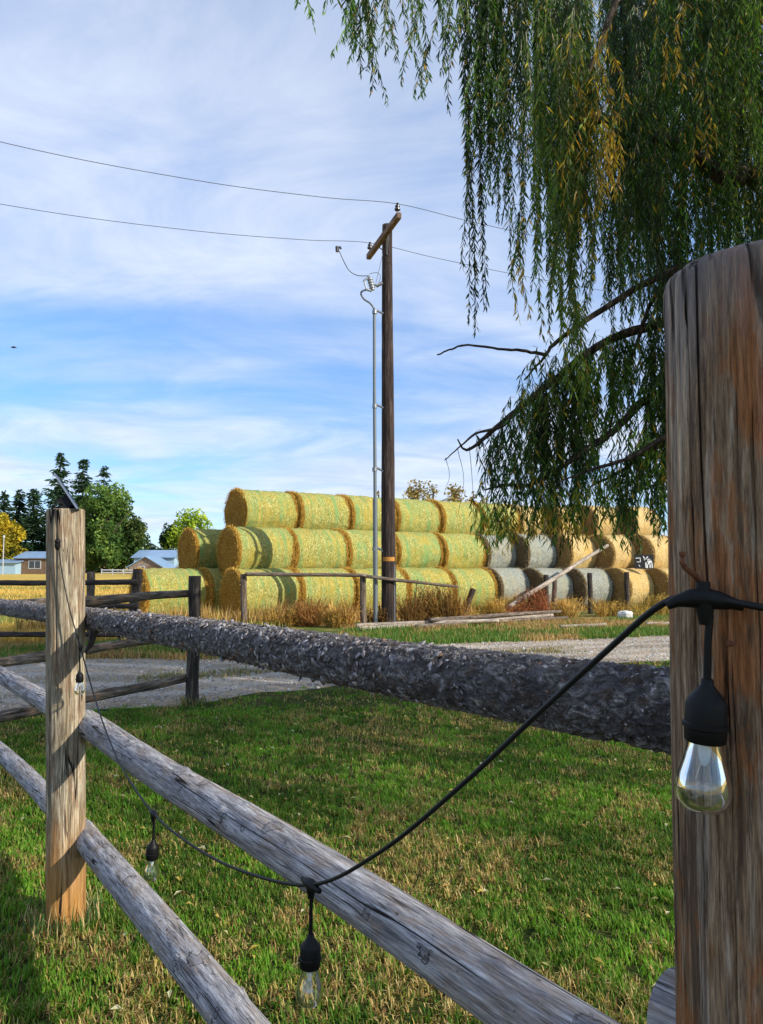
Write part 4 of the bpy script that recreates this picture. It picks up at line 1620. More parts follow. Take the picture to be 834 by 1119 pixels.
# cutout switch, its bracket, cable, conduit and standoffs
cu = MB()
cu.tube([ploc(418, 309), ploc(412, 312.5), ploc(409.5, 311)], [.05, .045, .03], 10)
cu.tube([ploc(402.5, 301, 19.7), ploc(404, 304, 19.7), ploc(407.5, 317, 19.7)], [.03, .055, .055], 12)
for tt in (.2, .4, .6, .8):
    c_ = ploc(403.6, 303, 19.7).lerp(ploc(407.5, 317, 19.7), tt)
    d_ = (ploc(407.5, 317, 19.7) - ploc(403.6, 303, 19.7)).normalized()
    cu.tube([c_ - d_ * .015, c_ + d_ * .015], .078, 14)
cu.build('cutout_switch', M['grey_ins'], up_, True)
cu = MB()
cu.tube([ploc(403, 303, 19.7), ploc(398.5, 306, 19.65), ploc(397.5, 308, 19.65)], .028, 8)
cu.tube([ploc(398, 307, 19.65), ploc(400.5, 316, 19.65)], .022, 8)
cu.tube([ploc(400, 316, 19.65), ploc(406, 318, 19.7)], .035, 8)
cu.build('fuse_arm', M['steel'], up_, True)
cd_ = MB()
cd_.tube(cat([ploc(401, 316.5), ploc(396.5, 318), ploc(394.5, 321), ploc(398, 327), ploc(404, 331), ploc(408.5, 337), ploc(409.3, 345)], 5), .026, 8)
cd_.build('riser_cable', M['conduit'], up_, True)
cd_ = MB()
b0 = ploc(410.5, 684)
b0.z = .02
cd_.tube([ploc(409.2, 337), ploc(409.3, 430)], .042, 12)
cd_.tube([ploc(409.3, 430), ploc(410, 545)], .045, 12)
cd_.tube([ploc(410, 545), b0], .062, 12)
cd_.build('conduit', M['conduit'], up_, True)
for yy in (341, 444, 513, 600):
    so_ = MB()
    p0_ = ploc(409.5, yy)
    p1_ = ploc(419, yy + 2, 19.82)
    so_.tube([p0_, p0_ + Vector((.06, 0, .04)), p1_ + Vector((-.05, 0, .03)), p1_], [.03, .035, .03, .05], 10)
    so_.tube([p0_ + Vector((0, 0, -.05)), p0_ + Vector((0, 0, .05))], .065, 12)
    so_.build('standoff_bracket', M['steel'], up_, True)
tg = MB()
for kx in range(-4, 5):
    a0 = R(-90 + kx * 11)
    tg.box((math.cos(a0) * .196, math.sin(a0) * .196, at(425, 611, 19.9).z), (.040, .008, .11), Matrix.Rotation(a0 + PI / 2, 3, 'Z'))
tg.build('band', M['orange'], up_)
jw = MB()
jw.tube(cat([ploc(369, 271, 19.5), ploc(371.5, 276, 19.5), ploc(376, 286, 19.6), ploc(382, 296, 19.65), ploc(391, 301, 19.7), ploc(402, 301.5, 19.7)], 5), .011, 6)
jw.tube(cat([ploc(404, 299, 19.7), ploc(412, 298), ploc(416, 302), ploc(414, 309)], 5), .008, 6)
jw.tube(cat([ploc(418.5, 276), ploc(415, 292), ploc(411, 309)], 5), .008, 6)
jw.build('jumper_wire', M['wire'], up_)
jw = MB()
jw.tube([ploc(368.5, 269.5, 19.5), ploc(368.8, 275, 19.5)], .05, 8)
jw.tube([ploc(371.5, 269.5, 19.5), ploc(372.5, 272, 19.5)], .03, 8)
jw.build('clamp', M['porcelain'], up_)
gw = MB()
gw.tube([Vector((.15, -.14, .0)), Vector((.15, -.13, 1.6))], .012, 6)
gw.build('ground_wire', M['steel'], up_)


def wire(pts, lab):
    mb = MB()
    P = cat(pts, 8)
    mb.tube([p - P[0] for p in P], .0075, 6)
    o = mb.build('power_line', M['wire'], None, True, loc=P[0])
    return tag(o, lab, 'power line', 'lines on the utility pole')


LDR = Vector((.955, .297, 0))
i1 = s1_ - ad * .14 + Vector((0, 0, .36))
i0 = s0_ + ad * .14 + Vector((0, 0, .36))


def span(p, d, targets):
    """Sagging span from p along d; its slope and sag measured from the photo."""
    rows_ = []
    for (x, y) in targets:
        hx_ = at(x, y, 10).x / 10
        s_ = (hx_ * p.y - p.x) / (d.x - hx_ * d.y)
        rows_.append((s_, at(x, y, p.y + d.y * s_).z - p.z))
    if len(rows_) == 2:
        (sa, za), (sb_, zb) = rows_
        b = (zb / sb_ - za / sa) / (sb_ - sa)
        a = za / sa - b * sa
    else:
        b = .004
        a = max(rows_[0][1] / rows_[0][0], -.09) - b * rows_[0][0]
    b = min(max(b, -.004), .03)
    return [p + d * q + Vector((0, 0, a * q + b * q * q)) for q in (2, 5, 9, 14, 20, 28, 38, 48)]


wire(span(i1, -LDR, [(150, 186), (0, 155)])[::-1] + [i1] + span(i1, LDR, [(500, 245)]), 'upper power line crossing the sky to the near end of the crossarm')
wire(span(i0, -LDR, [(150, 245), (0, 223)])[::-1] + [i0] + span(i0, LDR, [(508, 290)]), 'lower power line crossing the sky to the far end of the crossarm')


# ------------------------------------------------------------------ willow
TW = Vector((5.4, 7.3, 0))
wl = thing('willow_tree', 'big weeping willow hanging its green and yellowing strands over the right side', 'tree', TW)


def limb(pts, r0, r1, name='branch', seed=0, n=10, seg=5):
    P = cat(pts, seg)
    rnd = random.Random(seed)
    mb = MB()
    rel = [p - TW + Vector((rnd.uniform(-1, 1), rnd.uniform(-1, 1), rnd.uniform(-1, 1))) * r1 * .5 for p in P]
    m_ = len(rel) - 1
    mb.tube(rel, [(r0 + (r1 - r0) * (i / m_) ** .8) * (1 if name == 'trunk' else .72) for i in range(m_ + 1)], n, .12, seed=seed)
    mb.build(name, M['tree_bark'], wl, True)
    return P


limb([TW + Vector((0, 0, -.05)), TW + Vector((-.1, 0, 1.2)), TW + Vector((.05, .1, 2.6)), TW + Vector((-.2, 0, 4.2)), TW + Vector((-.1, .2, 6.5)), TW + Vector((.1, .1, 8.6))], .55, .20, 'trunk', 1, 18)
T4 = TW + Vector((-.15, 0, 4.2))
T3 = TW + Vector((0, .1, 3.0))
T6 = TW + Vector((-.1, .2, 6.3))
T8 = TW + Vector((.1, .1, 8.2))
limb([T4 + Vector((0, 0, -.6)), at(840, 205, 7.2), at(795, 196, 7.0), at(760, 172, 6.9), at(715, 148, 6.8), at(660, 130, 6.8), at(600, 150, 6.9)], .17, .03, seed=2)
limb([T4, at(800, 330, 7.2), at(735, 350, 7.1), at(665, 372, 7.0), at(600, 420, 6.9), at(565, 448, 6.9), at(530, 478, 6.8), at(510, 492, 6.8), at(500, 480, 6.8)], .10, .008, seed=3)
limb([at(565, 448, 6.9), at(548, 466, 6.8), at(520, 474, 6.75), at(504, 487, 6.7), at(486, 503, 6.7)], .03, .006, seed=31, n=6)
limb([T4, at(790, 290, 6.8), at(720, 303, 6.6), at(660, 337, 6.5), at(610, 372, 6.5), at(595, 390, 6.5), at(573, 415, 6.5)], .07, .010, seed=4)
limb([at(596, 388, 6.5), at(570, 383, 6.45), at(544, 381, 6.4), at(512, 377, 6.4), at(494, 381, 6.4), at(478, 388, 6.4)], .022, .009, seed=5, n=7)
limb([T3, at(800, 400, 7.0), at(735, 430, 6.9), at(705, 437, 6.9), at(672, 470, 6.9), at(640, 492, 6.8), at(610, 512, 6.8), at(580, 530, 6.8), at(550, 530, 6.75), at(530, 536, 6.7)], .09, .010, seed=6)
limb([T3, at(800, 465, 6.7), at(735, 474, 6.6), at(690, 500, 6.6), at(650, 512, 6.6), at(610, 527, 6.6)], .07, .008, seed=7, n=8)
limb([T3, at(790, 470, 6.9), at(710, 492, 6.8), at(680, 514, 6.8), at(645, 532, 6.8)], .06, .012, seed=8, n=8)
limb([at(735, 300, 7.0), at(712, 330, 7.0), at(697, 372, 7.0), at(680, 415, 7.0), at(670, 450, 7.0), at(664, 480, 7.0)], .035, .012, seed=9, n=8)
limb([T6, at(760, -60, 6.6), at(690, -50, 6.4), at(671, 6, 6.3), at(655, 50, 6.25), at(640, 86, 6.25), at(628, 110, 6.25), at(619, 150, 6.25)], .07, .012, seed=10, n=8)
limb([T8, at(720, -220, 6.8), at(600, -190, 6.6), at(500, -120, 6.5), at(420, -70, 6.4), at(350, -45, 6.3), at(320, -40, 6.2)], .12, .012, seed=11)
limb([T6, at(740, -120, 7.4), at(640, -110, 7.2), at(560, -70, 7.1), at(515, -40, 7.0)], .12, .015, seed=12)
limb([T8, Vector((4.2, 4.6, 8.6)), Vector((3.6, 2.2, 7.8)), Vector((3.3, .6, 6.4)), Vector((3.2, -.6, 5.1)), Vector((3.2, -1.4, 4.3))], .16, .03, seed=13)  # added out of view to carry the strands that shade the near post
limb([T8, TW + Vector((1.6, 1.5, 9.0)), TW + Vector((3.4, 2.6, 7.6))], .14, .03, seed=14)
limb([T6, TW + Vector((1.8, -1.0, 7.6)), TW + Vector((3.4, -2.0, 6.6))], .14, .03, seed=15)
limb([T8, TW + Vector((-.8, 1.8, 9.0)), TW + Vector((-1.6, 3.4, 7.6))], .14, .03, seed=16)

LV, LQ, LC = [], [], []
SV, SQ = [], []
nLV = 0
nSV = 0
BR = 1.0
GREENS = np.array([[.026, .066, .012], [.050, .115, .017], [.095, .18, .022], [.17, .26, .03]])
YEL = np.array([[.62, .42, .03], [.74, .52, .06], [.56, .30, .03]])


def strand(p0, L, drift, tone, dens=1.0, yellow=0.0, yend=False):
    global nLV, nSV
    n = max(8, int(L / .0165 * dens))
    tt = np.linspace(0.02, 1, n)
    wv = RNG.uniform(0, 6)
    sway = RNG.uniform(.02, .13)
    path = np.array(p0)[None] + np.stack([drift[0] * np.sqrt(tt) + sway * np.sin(tt * 5 + wv), drift[1] * np.sqrt(tt) + sway * np.cos(tt * 4 + wv), -L * tt], -1)
    th = RNG.uniform(0, 2 * PI, n)
    out = np.stack([np.cos(th), np.sin(th), np.zeros(n)], -1)
    an = RNG.uniform(.25, .75, n)[:, None]
    d = out * np.sin(an) + np.array([0, 0, -1]) * np.cos(an)
    sd = np.cross(d, RNG.normal(0, 1, (n, 3)))
    sd /= np.linalg.norm(sd, axis=1)[:, None] + 1e-9
    nr = np.cross(sd, d)
    ln = RNG.uniform(.07, .14, n)[:, None] * (1 - .35 * tt[:, None] ** 3)
    wd = RNG.uniform(.0055, .0098, n)[:, None]
    m1 = path + d * ln * .45
    V = np.stack([path, m1 + sd * wd + nr * .004, path + d * ln + np.array([0, 0, -.006]), m1 - sd * wd + nr * .004], 1).reshape(-1, 3)
    c = GREENS[np.clip(tone + RNG.integers(-1, 2, n), 0, 3)] * RNG.uniform(.75, 1.25, (n, 1)) * BR
    yp = np.clip(yellow + (np.clip((tt - .55) * 2.4, 0, 1) * .75 if yend else 0), 0, 1)
    isy = RNG.random(n) < yp
    c = np.where(isy[:, None], YEL[RNG.integers(0, 3, n)] * RNG.uniform(.7, 1.2, (n, 1)), c)
    LV.append(V)
    LQ.append(np.arange(n)[:, None] * 4 + np.array([[0, 1, 2, 3]]) + nLV)
    LC.append(np.repeat(c, 4, 0))
    nLV += n * 4
    # stem
    ks = np.linspace(0, n - 1, 7).astype(int)
    ps = np.concatenate([np.array(p0)[None], path[ks]])
    rr = np.linspace(.0045, .0016, len(ps))
    ring = np.array([[1, 0, 0], [-.5, .87, 0], [-.5, -.87, 0]])
    S = (ps[:, None, :] + ring[None] * rr[:, None, None]).reshape(-1, 3)
    for i in range(len(ps) - 1):
        for j in range(3):
            SQ.append((nSV + i * 3 + j, nSV + i * 3 + (j + 1) % 3, nSV + (i + 1) * 3 + (j + 1) % 3, nSV + (i + 1) * 3 + j))
    SV.append(S)
    nSV += len(S)


def cluster(px, yt, yb, D, n, spread=.16, tone=1, dens=1.0, yellow=.02, yend=False, dx=0.0):
    global BR
    BR = RNG.choice([.5, .8, 1.1, 1.3, 1.7])
    a = at(px, yt, D)
    b = at(px, yb, D)
    for i in range(n):
        off = RNG.normal(0, spread, 2)
        L = (a.z - b.z) * RNG.uniform(.55, 1.0)
        L = max(L, .25)
        up_j = RNG.uniform(-.05, .12)
        strand((a.x + off[0] - dx, a.y + off[1], a.z + up_j), L, (dx + RNG.normal(0, .05), RNG.normal(0, .05)), tone, dens, yellow, yend)


# outer fringe against the sky
for c in ((333, -45, 36, 6.3, 3, .03), (377, -60, 92, 6.4, 6, .05), (396, -70, 66, 6.5, 6, .07), (421, -75, 140, 6.4, 6, .045), (405, -70, 108, 6.5, 5, .05), (447, -80, 114, 6.5, 6, .05),
          (466, -90, 50, 6.6, 4, .08), (489, -100, 148, 6.5, 5, .04), (478, -90, 100, 6.6, 3, .06), (505, -100, 95, 6.7, 3, .08), (437, -80, 40, 6.6, 3, .08), (380, -60, 40, 6.6, 5, .06)):
    cluster(*c, tone=1, yellow=.03)
for c in ((511, -60, 372, 7.0, 9, .06), (527, -50, 335, 7.0, 9, .08), (548, -60, 345, 6.9, 9, .06), (518, -60, 250, 7.1, 9, .08), (540, -60, 230, 7.2, 10, .10), (533, -40, 165, 6.8, 8, .1),
          (566, -60, 300, 7.1, 9, .09), (583, -60, 385, 6.9, 9, .07), (562, -60, 345, 6.6, 3, .03)):
    cluster(*c, tone=1, yellow=.04, dx=-.12)
cluster(566, 230, 352, 6.5, 3, .03, 1, .8, .25, True)
# bright green and yellow accents in front
cluster(612, 20, 430, 6.0, 9, .10, 3, 1, .05)
cluster(628, 60, 420, 5.9, 8, .09, 3, 1, .06)
cluster(600, 100, 330, 6.0, 7, .10, 2, 1, .05)
cluster(652, 40, 245, 5.9, 6, .06, 2, 1, .5, True)
cluster(664, 80, 225, 5.9, 5, .045, 2, .9, .6, True)
cluster(636, 110, 262, 5.9, 3, .04, 2, .9, .45, True)
cluster(740, -20, 110, 6.2, 5, .06, 1, 1, .3, True)
cluster(770, 60, 200, 6.2, 4, .06, 1, 1, .2, True)
# the body of the crown
for i in range(60):
    px = 572 + 330 * RNG.random() ** .8
    D = RNG.uniform(6.4, 10.0)
    yb = RNG.choice([RNG.uniform(150, 330), RNG.uniform(300, 470)]) - max(0, 620 - px) * .6
    yt = RNG.uniform(-140, 10)
    cluster(px, yt, yb, D, int(RNG.integers(8, 15)), RNG.uniform(.04, .09), int(RNG.integers(0, 3)), .9, .04)
for i in range(30):
    px = RNG.uniform(600, 860)
    yt = RNG.uniform(60, 220)
    cluster(px, yt, yt + RNG.uniform(120, 260), RNG.uniform(6.3, 8), 7, RNG.uniform(.05, .12), int(RNG.integers(0, 3)), .9, .03)
# second tier hanging from the low limbs
for c in ((545, 480, 592, 6.8, 6, .05), (556, 470, 570, 6.8, 5, .05), (538, 560, 600, 6.7, 5, .05), (572, 440, 604, 6.8, 8, .06), (588, 430, 590, 6.9, 9, .06), (598, 425, 606, 6.85, 8, .05),
          (620, 400, 600, 6.9, 9, .06), (612, 410, 520, 6.9, 8, .07), (640, 390, 540, 6.9, 9, .07), (655, 380, 560, 7.0, 8, .07), (630, 480, 606, 6.8, 6, .05), (672, 370, 500, 7.0, 8, .08), (690, 370, 470, 7.0, 7, .08),
          (668, 510, 600, 6.7, 7, .06), (684, 495, 606, 6.7, 8, .07), (700, 480, 560, 6.8, 7, .07), (716, 380, 600, 7.0, 10, .07), (728, 420, 590, 6.8, 10, .07), (740, 350, 600, 6.9, 10, .08), (724, 300, 470, 7, 9, .08)):
    c = c[:4] + (int(c[4] * 1.7), c[5])
    cluster(*c, tone=int(RNG.integers(0, 3)), yellow=.03)
for c in ((530, 552, 600, 6.6, 4, .04), (547, 550, 605, 6.6, 4, .04), (562, 555, 600, 6.6, 3, .04), (598, 530, 612, 6.6, 5, .03), (628, 528, 610, 6.6, 5, .03), (655, 525, 585, 6.6, 2, .04), (712, 480, 530, 6.6, 3, .05)):
    cluster(*c, tone=2, yellow=.25, yend=True)
cluster(590, 390, 480, 6.5, 5, .05, 3, 1, .05)
cluster(622, 330, 440, 6.4, 6, .06, 3, 1, .1)
# bare thin twigs at the left tips
for (px, yt, yb) in ((500, 490, 560), (513, 488, 575), (528, 480, 590), (487, 500, 540), (540, 470, 585)):
    tw = MB()
    a, b = at(px, yt, 6.75), at(px + RNG.uniform(-4, 6), yb, 6.75)
    m0 = a.lerp(b, .5) + Vector((RNG.uniform(-.06, .06), 0, 0))
    limb([a, m0, b], .004, .002, 'branch', int(px), 5, 4)
# strands round the trunk and on the limb added out of view behind the camera
for i in range(190):
    th = RNG.uniform(0, 2 * PI)
    r = 4.9 * math.sqrt(RNG.uniform(.04, 1))
    x, y = 5.7 + math.cos(th) * r, 6.1 + math.sin(th) * r
    if x / max(y, .1) < .56 and y > 0:
        continue
    zt = 8.8 - r * .45 + RNG.uniform(-.6, .4)
    L = zt - RNG.uniform(1.6, 3.6)
    for j in range(7):
        strand((x + RNG.normal(0, .2), y + RNG.normal(0, .2), zt), L * RNG.uniform(.6, 1), (RNG.normal(0, .08), RNG.normal(0, .08)), 1, .7, .02)
for i in range(64):
    # unseen curtain of strands, added to shade the near post
    s_ = RNG.uniform(2.2, 3.8)
    pq = RNG.uniform(-.5, 1.0)
    b0 = Vector((.87, -.49, 0)) * s_ + Vector((.49, .87, 0)) * pq
    zt = RNG.uniform(3.6, 4.8)
    L = zt - (.85 + .53 * s_ + RNG.uniform(-.1, .25))
    for j in range(6):
        strand((b0.x + RNG.normal(0, .08), b0.y + RNG.normal(0, .08), zt), L * RNG.uniform(.75, 1), (0, 0), 1, .8, .02)

lv = np.concatenate(LV)
sv = np.concatenate(SV)
allv = np.concatenate([lv, sv]) - np.array(TW)
allq = np.concatenate([np.concatenate(LQ), np.array(SQ) + len(lv)])
allc = np.concatenate([np.concatenate(LC), np.tile([[.10, .085, .03]], (len(sv), 1))])
link('crown', np_mesh('crown', allv, [allq], allc, False, [M['leaf']]), wl)
print('willow leaves', len(lv) // 4)


# ------------------------------------------------------------------ far trees
def crown_mesh(blobs, n, size, pal, seed, sag=0.0):
    rg = np.random.default_rng(seed)
    wts = np.array([b[3] ** 2 for b in blobs])
    idx = rg.choice(len(blobs), n, p=wts / wts.sum())
    B = np.array(blobs)[idx]
    d = rg.normal(0, 1, (n, 3))
    d /= np.linalg.norm(d, axis=1)[:, None]
    r = rg.random(n) ** .38
    P = B[:, :3] + d * (B[:, 3] * r)[:, None] * np.array([1, 1, 1.1])
    nz = fbm(P / (size * 6) + seed, seed, 3)
    keep = nz > .42
    P, B, nz = P[keep], B[keep], nz[keep]
    n = len(P)
    a = rg.normal(0, 1, (n, 3))
    a /= np.linalg.norm(a, axis=1)[:, None]
    b = np.cross(a, rg.normal(0, 1, (n, 3)))
    b /= np.linalg.norm(b, axis=1)[:, None]
    s = size * rg.uniform(.5, 1.2, (n, 1))
    V = np.stack([P - a * s, P + b * s * .6, P + a * s, P - b * s * .6], 1).reshape(-1, 3)
    Q = np.arange(n)[:, None] * 4 + np.array([[0, 1, 2, 3]])
    pal = np.array(pal)
    ci = np.clip(((nz - .42) / .3 * len(pal) + rg.normal(0, .6, n)).astype(int), 0, len(pal) - 1)
    C = pal[ci] * rg.uniform(1.0, 1.5, (n, 1))
    return V, Q, np.repeat(C, 4, 0)


def far_tree(name, px, D, ytop, wpx, pal, label, seed, n=7000, shape='round', trunk=.35, ybot=None):
    x = (px - 417) / F * D
    H = at(px, ytop, D).z
    Wd = wpx / F * D
    o = thing(name, label, 'tree', (x, D, 0), 0, 'trees beyond the field')
    rg = np.random.default_rng(seed)
    blobs = []
    if shape == 'round':
        for i in range(16):
            f = rg.uniform(.18, .88)
            rw = Wd * .5 * math.sqrt(max(.08, 1 - ((f - .45) / .58) ** 2))
            th = rg.uniform(0, 2 * PI)
            q = rg.uniform(.25, .72) * rw
            blobs.append((math.cos(th) * q, math.sin(th) * q, f * H, rg.uniform(.15, .23) * min(Wd, H) + .3))
        blobs.append((0, 0, H * .5, Wd * .34))
        blobs.append((rg.uniform(-.1, .1) * Wd, 0, H * .86, Wd * .17))
    V, Q, C = crown_mesh(blobs, n, .32 * D / 130 * max(1, Wd / 14), pal, seed)
    link('crown', np_mesh('crown', V, [Q], C, False, [M['farleaf']]), o)
    tm = MB()
    tm.tube([(0, 0, -.1), (.05, 0, H * .3), (-.1, .05, H * .6), (0, 0, H * .85)], [trunk, trunk * .8, trunk * .45, .06], 8, .1)
    for i in range(5):
        th = rg.uniform(0, 2 * PI)
        tm.tube([(0, 0, H * rg.uniform(.25, .5)), (math.cos(th) * Wd * .2, math.sin(th) * Wd * .2, H * .6), (math.cos(th) * Wd * .34, math.sin(th) * Wd * .34, H * .75)], [trunk * .4, trunk * .25, .04], 6)
    tm.build('trunk', M['tree_bark'], o, True)
    return o


def spruce(px, D, ytop, wpx, label, seed, dark=1.0, sparse=0.0, lower=.04):
    x = (px - 417) / F * D
    H = at(px, ytop, D).z
    Wd = wpx / F * D
    o = thing('spruce_tree', label, 'tree', (x, D, 0), 0, 'trees beyond the field')
    rg = np.random.default_rng(seed)
    V, C = [], []
    nlev = int(H * 2.6)
    for i in range(nlev):
        f = lower + (1 - lower) * i / nlev + rg.uniform(-.03, .03)
        f = min(f, .985)
        rad = Wd * .58 * (1 - f) ** .8 * rg.uniform(.92, 1.08) + .25
        nb = max(5, int(9 * (1 - f) + 5))
        for j in range(nb):
            if rg.random() < sparse:
                continue
            th = 2 * PI * (j + rg.random()) / nb + i
            rl = rad * rg.choice([.5, .75, .9, 1.0, 1.3]) * rg.uniform(.85, 1.1)
            ns = max(2, int(rl / .36))
            for q in range(ns):
                tt = (q + .6) / ns
                c = np.array([math.cos(th) * rl * tt, math.sin(th) * rl * tt, f * H + rg.uniform(-.25, .25) - rl * .28 * tt + rl * .16 * tt * tt * 1.6])
                for rep in range(3):
                    d = np.array([math.cos(th + rg.normal(0, .8)), math.sin(th + rg.normal(0, .8)), rg.uniform(-.75, .15)])
                    s = np.cross(d, rg.normal(0, 1, 3))
                    s /= np.linalg.norm(s) + 1e-9
                    ln = rg.uniform(.45, .95)
                    p0 = c + rg.normal(0, .16, 3)
                    V += [p0 - s * .13, p0 + d * ln * .5 - s * .20, p0 + d * ln, p0 + s * .13]
                    cc = np.array([.022, .048, .020]) * rg.uniform(.6, 1.9) * dark
                    C += [cc] * 4
    V = np.array(V)
    Q = np.arange(len(V) // 4)[:, None] * 4 + np.array([[0, 1, 2, 3]])
    link('crown', np_mesh('crown', V, [Q], np.array(C), False, [M['farleaf']]), o)
    tm = MB()
    tm.tube([(0, 0, -.1), (0, 0, H * .5), (0, 0, H * .99)], [.32, .2, .03], 8)
    tm.build('trunk', M['tree_bark'], o, True)
    return o


spruce(64, 150, 494, 46, 'tallest open spruce rising behind the solar panel', 1, 1.1, .25)
spruce(89, 152, 499, 34, 'slim dark spruce right of the tallest one', 2, 1.0, .15)
spruce(112, 156, 509, 36, 'spruce top poking out above the big green tree', 3, 1.1, .3)
spruce(36, 145, 533, 34, 'dark spruce beside the pale post behind the cabin', 4, .85)
spruce(20, 147, 535, 28, 'narrow dark spruce above the yellow tree', 5, .8)
spruce(3, 142, 538, 30, 'dark spruce at the edge of the grove behind the yellow tree', 6, .9)
spruce(-24, 146, 525, 34, 'dark spruce outside the grove', 7, .9)
G1 = [(.04, .085, .018), (.07, .13, .026), (.105, .18, .034), (.15, .22, .045)]
far_tree('leafy_tree', 117, 140, 531, 76, G1, 'big round green tree right of the spruces', 11, 15000)
far_tree('leafy_tree', 92, 143, 560, 50, G1, 'smaller green tree close behind the pale post', 12, 7000)
far_tree('leafy_tree', 143, 143, 566, 44, [(.03, .055, .014), (.06, .09, .02), (.10, .125, .028)], 'lower green tree sloping down to the barn', 13, 7000)
far_tree('leafy_tree', 5, 134, 562, 44, [(.20, .17, .015), (.33, .26, .02), (.42, .30, .02)], 'yellow autumn tree behind the blue shed', 14, 8000)
far_tree('leafy_tree', 205, 150, 559, 70, [(.17, .25, .02), (.28, .37, .03), (.42, .48, .05)], 'bright yellow-green tree behind the bale ends', 15, 11000)
far_tree('leafy_tree', 184, 154, 570, 26, [(.022, .05, .022), (.035, .07, .03)], 'dark blue-green tree beside the yellow-green one', 16, 5000)
spruce(166, 165, 594, 14, 'small dark conifer behind the barn roof', 17, .8)
spruce(173, 168, 597, 12, 'tiny dark conifer at the gap right of the barn conifer', 18, .8)
OC = [(.17, .14, .06), (.27, .20, .08), (.34, .26, .10), (.20, .19, .07)]
for (px, yt, wd, lab, sd) in ((452, 520, 34, 'thin pale autumn tree above the bales just right of the utility pole', 21), (474, 518, 38, 'widest pale autumn tree peeking over the green bales', 22),
                              (497, 521, 24, 'narrow pale autumn tree between two others above the bales', 23), (515, 530, 34, 'low pale autumn tree above the end of the green top row', 24), (414, 523, 14, 'pale autumn tree seen behind the conduit', 25)):
    far_tree('bare_tree', px, 60, yt, wd, OC, lab, sd, 2600, trunk=.14)
spruce(860, 150, 530, 40, 'dark spruce hidden behind the willow', 31)

# ------------------------------------------------------------------ farm buildings
M['planks'] = plain('brown plank wall', (.15, .095, .06), .9, var=.35, sc=3)
M['barnwood'] = plain('grey brown barn boards', (.22, .17, .14), .9, var=.35, sc=2)
M['blueroof'] = plain('blue grey metal roof', (.24, .36, .52), .4, metal=.2, var=.1, sc=1)
M['bluewall'] = plain('pale blue siding', (.30, .44, .54), .7, var=.08, sc=2)
M['pane'] = plain('dark window pane', (.03, .04, .05), .1, spec=.7)
M['trim'] = plain('white trim', (.42, .44, .46), .6, var=.05)


def building(name, label, x0, x1, D, depth, eave, ridge, wall, roof, ridge_x=False, door=None, wins=()):
    xa, xb = (x0 - 417) / F * D, (x1 - 417) / F * D
    cx, wd = (xa + xb) / 2, xb - xa
    o = thing(name, label, 'building', (cx, D + depth / 2, 0))
    m = MB()
    h = wd / 2
    d = depth / 2
    if ridge_x:
        m.add([(-h, -d, 0), (h, -d, 0), (h, d, 0), (-h, d, 0), (-h, -d, eave), (h, -d, eave), (h, d, eave), (-h, d, eave), (-h, 0, ridge), (h, 0, ridge)],
              [(0, 1, 5, 4), (2, 3, 7, 6), (1, 2, 6, 9, 5), (3, 0, 4, 8, 7)])
    else:
        m.add([(-h, -d, 0), (h, -d, 0), (h, d, 0), (-h, d, 0), (-h, -d, eave), (h, -d, eave), (h, d, eave), (-h, d, eave), (0, -d, ridge), (0, d, ridge)],
              [(0, 1, 5, 8, 4), (2, 3, 7, 9, 6), (1, 2, 6, 5), (3, 0, 4, 7)])
    m.build('wall', wall, o)
    r = MB()
    ov = .45
    tk = .14
    if ridge_x:
        for sg in (-1, 1):
            slope = (ridge - eave) / d
            y1, z1 = sg * (d + ov), eave - slope * ov
            vs = [(-h - ov, 0, ridge + .02), (h + ov, 0, ridge + .02), (h + ov, y1, z1 + .02), (-h - ov, y1, z1 + .02)]
            r.add(vs + [(a, b, c + tk) for a, b, c in vs], [(0, 1, 2, 3), (7, 6, 5, 4), (0, 4, 5, 1), (1, 5, 6, 2), (2, 6, 7, 3), (3, 7, 4, 0)])
    else:
        for sg in (-1, 1):
            slope = (ridge - eave) / h
            x1_, z1 = sg * (h + ov), eave - slope * ov
            vs = [(0, -d - ov, ridge + .02), (0, d + ov, ridge + .02), (x1_, d + ov, z1 + .02), (x1_, -d - ov, z1 + .02)]
            r.add(vs + [(a, b, c + tk) for a, b, c in vs], [(0, 1, 2, 3), (7, 6, 5, 4), (0, 4, 5, 1), (1, 5, 6, 2), (2, 6, 7, 3), (3, 7, 4, 0)])
    r.build('roof', roof, o)
    for (wx, wz, ww, wh) in wins:
        f = MB()
        f.box((wx * h, -d - .03, wz), (ww + .24, .06, wh + .24))
        fo = f.build('window', M['trim'], o)
        p = MB()
        for kx in (-1, 1):
            p.box((wx * h + kx * ww * .26, -d - .065, wz), (ww * .46, .02, wh))
        p.build('pane', M['pane'], fo)
    if door:
        f = MB()
        f.box((door[0] * h, -d - .03, door[2] / 2), (door[1], .06, door[2]))
        f.build('door', door[3], o)
    return o


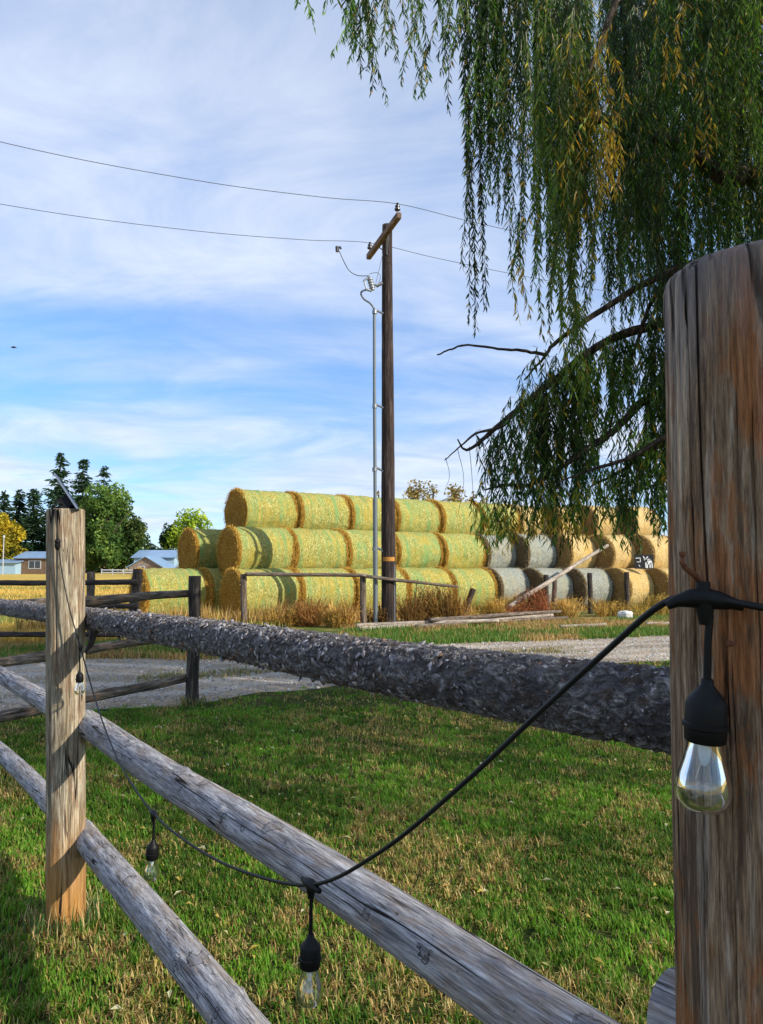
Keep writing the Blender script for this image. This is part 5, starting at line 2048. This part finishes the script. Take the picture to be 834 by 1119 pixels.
building('cabin', 'brown plank cabin with a pale blue metal roof beside the pale post', 19, 60, 128, 8, 2.75, 3.75, M['planks'], M['blueroof'], True, wins=((-.02, 1.6, 1.9, 1.2),), door=(.7, 1.0, 2.0, M['barnwood']))
building('shed', 'low pale blue shed left of the brown cabin', -18, 18, 126, 7, 1.9, 2.35, M['bluewall'], M['blueroof'], True)
building('barn', 'old grey brown gable barn before the blue roofed one', 142, 178, 124, 7, 1.25, 2.85, M['barnwood'], M['blueroof'], False, door=(.35, 1.1, 1.4, M['planks']), wins=((-.25, .9, .9, .7),))
building('barn', 'long pale blue barn with a blue metal roof behind the old gable barn', 147, 191, 133, 9, 2.9, 4.1, M['bluewall'], M['blueroof'], True)
wf = thing('plank_fence', 'low pale plank fence in front of the old gable barn', 'fence', ((160 - 417) / F * 120, 120, 0))
for i in range(9):
    pm = MB()
    pm.box((-7 + i * 1.75, 0, .45), (.14, .12, .95))
    pm.build('post', M['trim'], wf)
for zz in (.35, .75):
    pm = MB()
    pm.box((0, -.08, zz), (14.2, .04, .16))
    pm.build('board', M['trim'], wf)
q = at(3, 626, 120)
fp = thing('yard_pole', 'thin pale pole standing before the yellow tree', 'pole', (q.x, q.y, 0))
m = MB()
m.tube([(0, 0, 0), (0, 0, 5.9)], [.10, .07], 10)
m.build('mast', M['trim'], fp, True)
m = MB()
m.lathe([(.05, 5.85), (.16, 5.9), (.16, 6.2), (.05, 6.3)], 12)
m.build('cap', M['trim'], fp, True)

# distant bird
m = MB()
m.tube([(-.22, 0, 0), (-.10, 0, .02), (.05, 0, .03), (.16, 0, .05), (.24, 0, .04)], [.015, .055, .065, .04, .01], 8)
m.add([(-.06, 0, .05), (.08, 0, .05), (.06, .20, .12), (-.04, .22, .12), (-.12, .40, .07)], [(0, 1, 2, 3), (3, 2, 4)])
m.add([(-.06, 0, .05), (.08, 0, .05), (.06, -.20, .12), (-.04, -.22, .12), (-.12, -.40, .07)], [(3, 2, 1, 0), (4, 2, 3)])
o = m.build('bird', M['bird'], None, True, loc=at(15, 380, 60))
o.rotation_euler = (R(15), 0, R(35))
tag(o, 'small dark bird flying in the clouds beyond the power lines', 'bird')
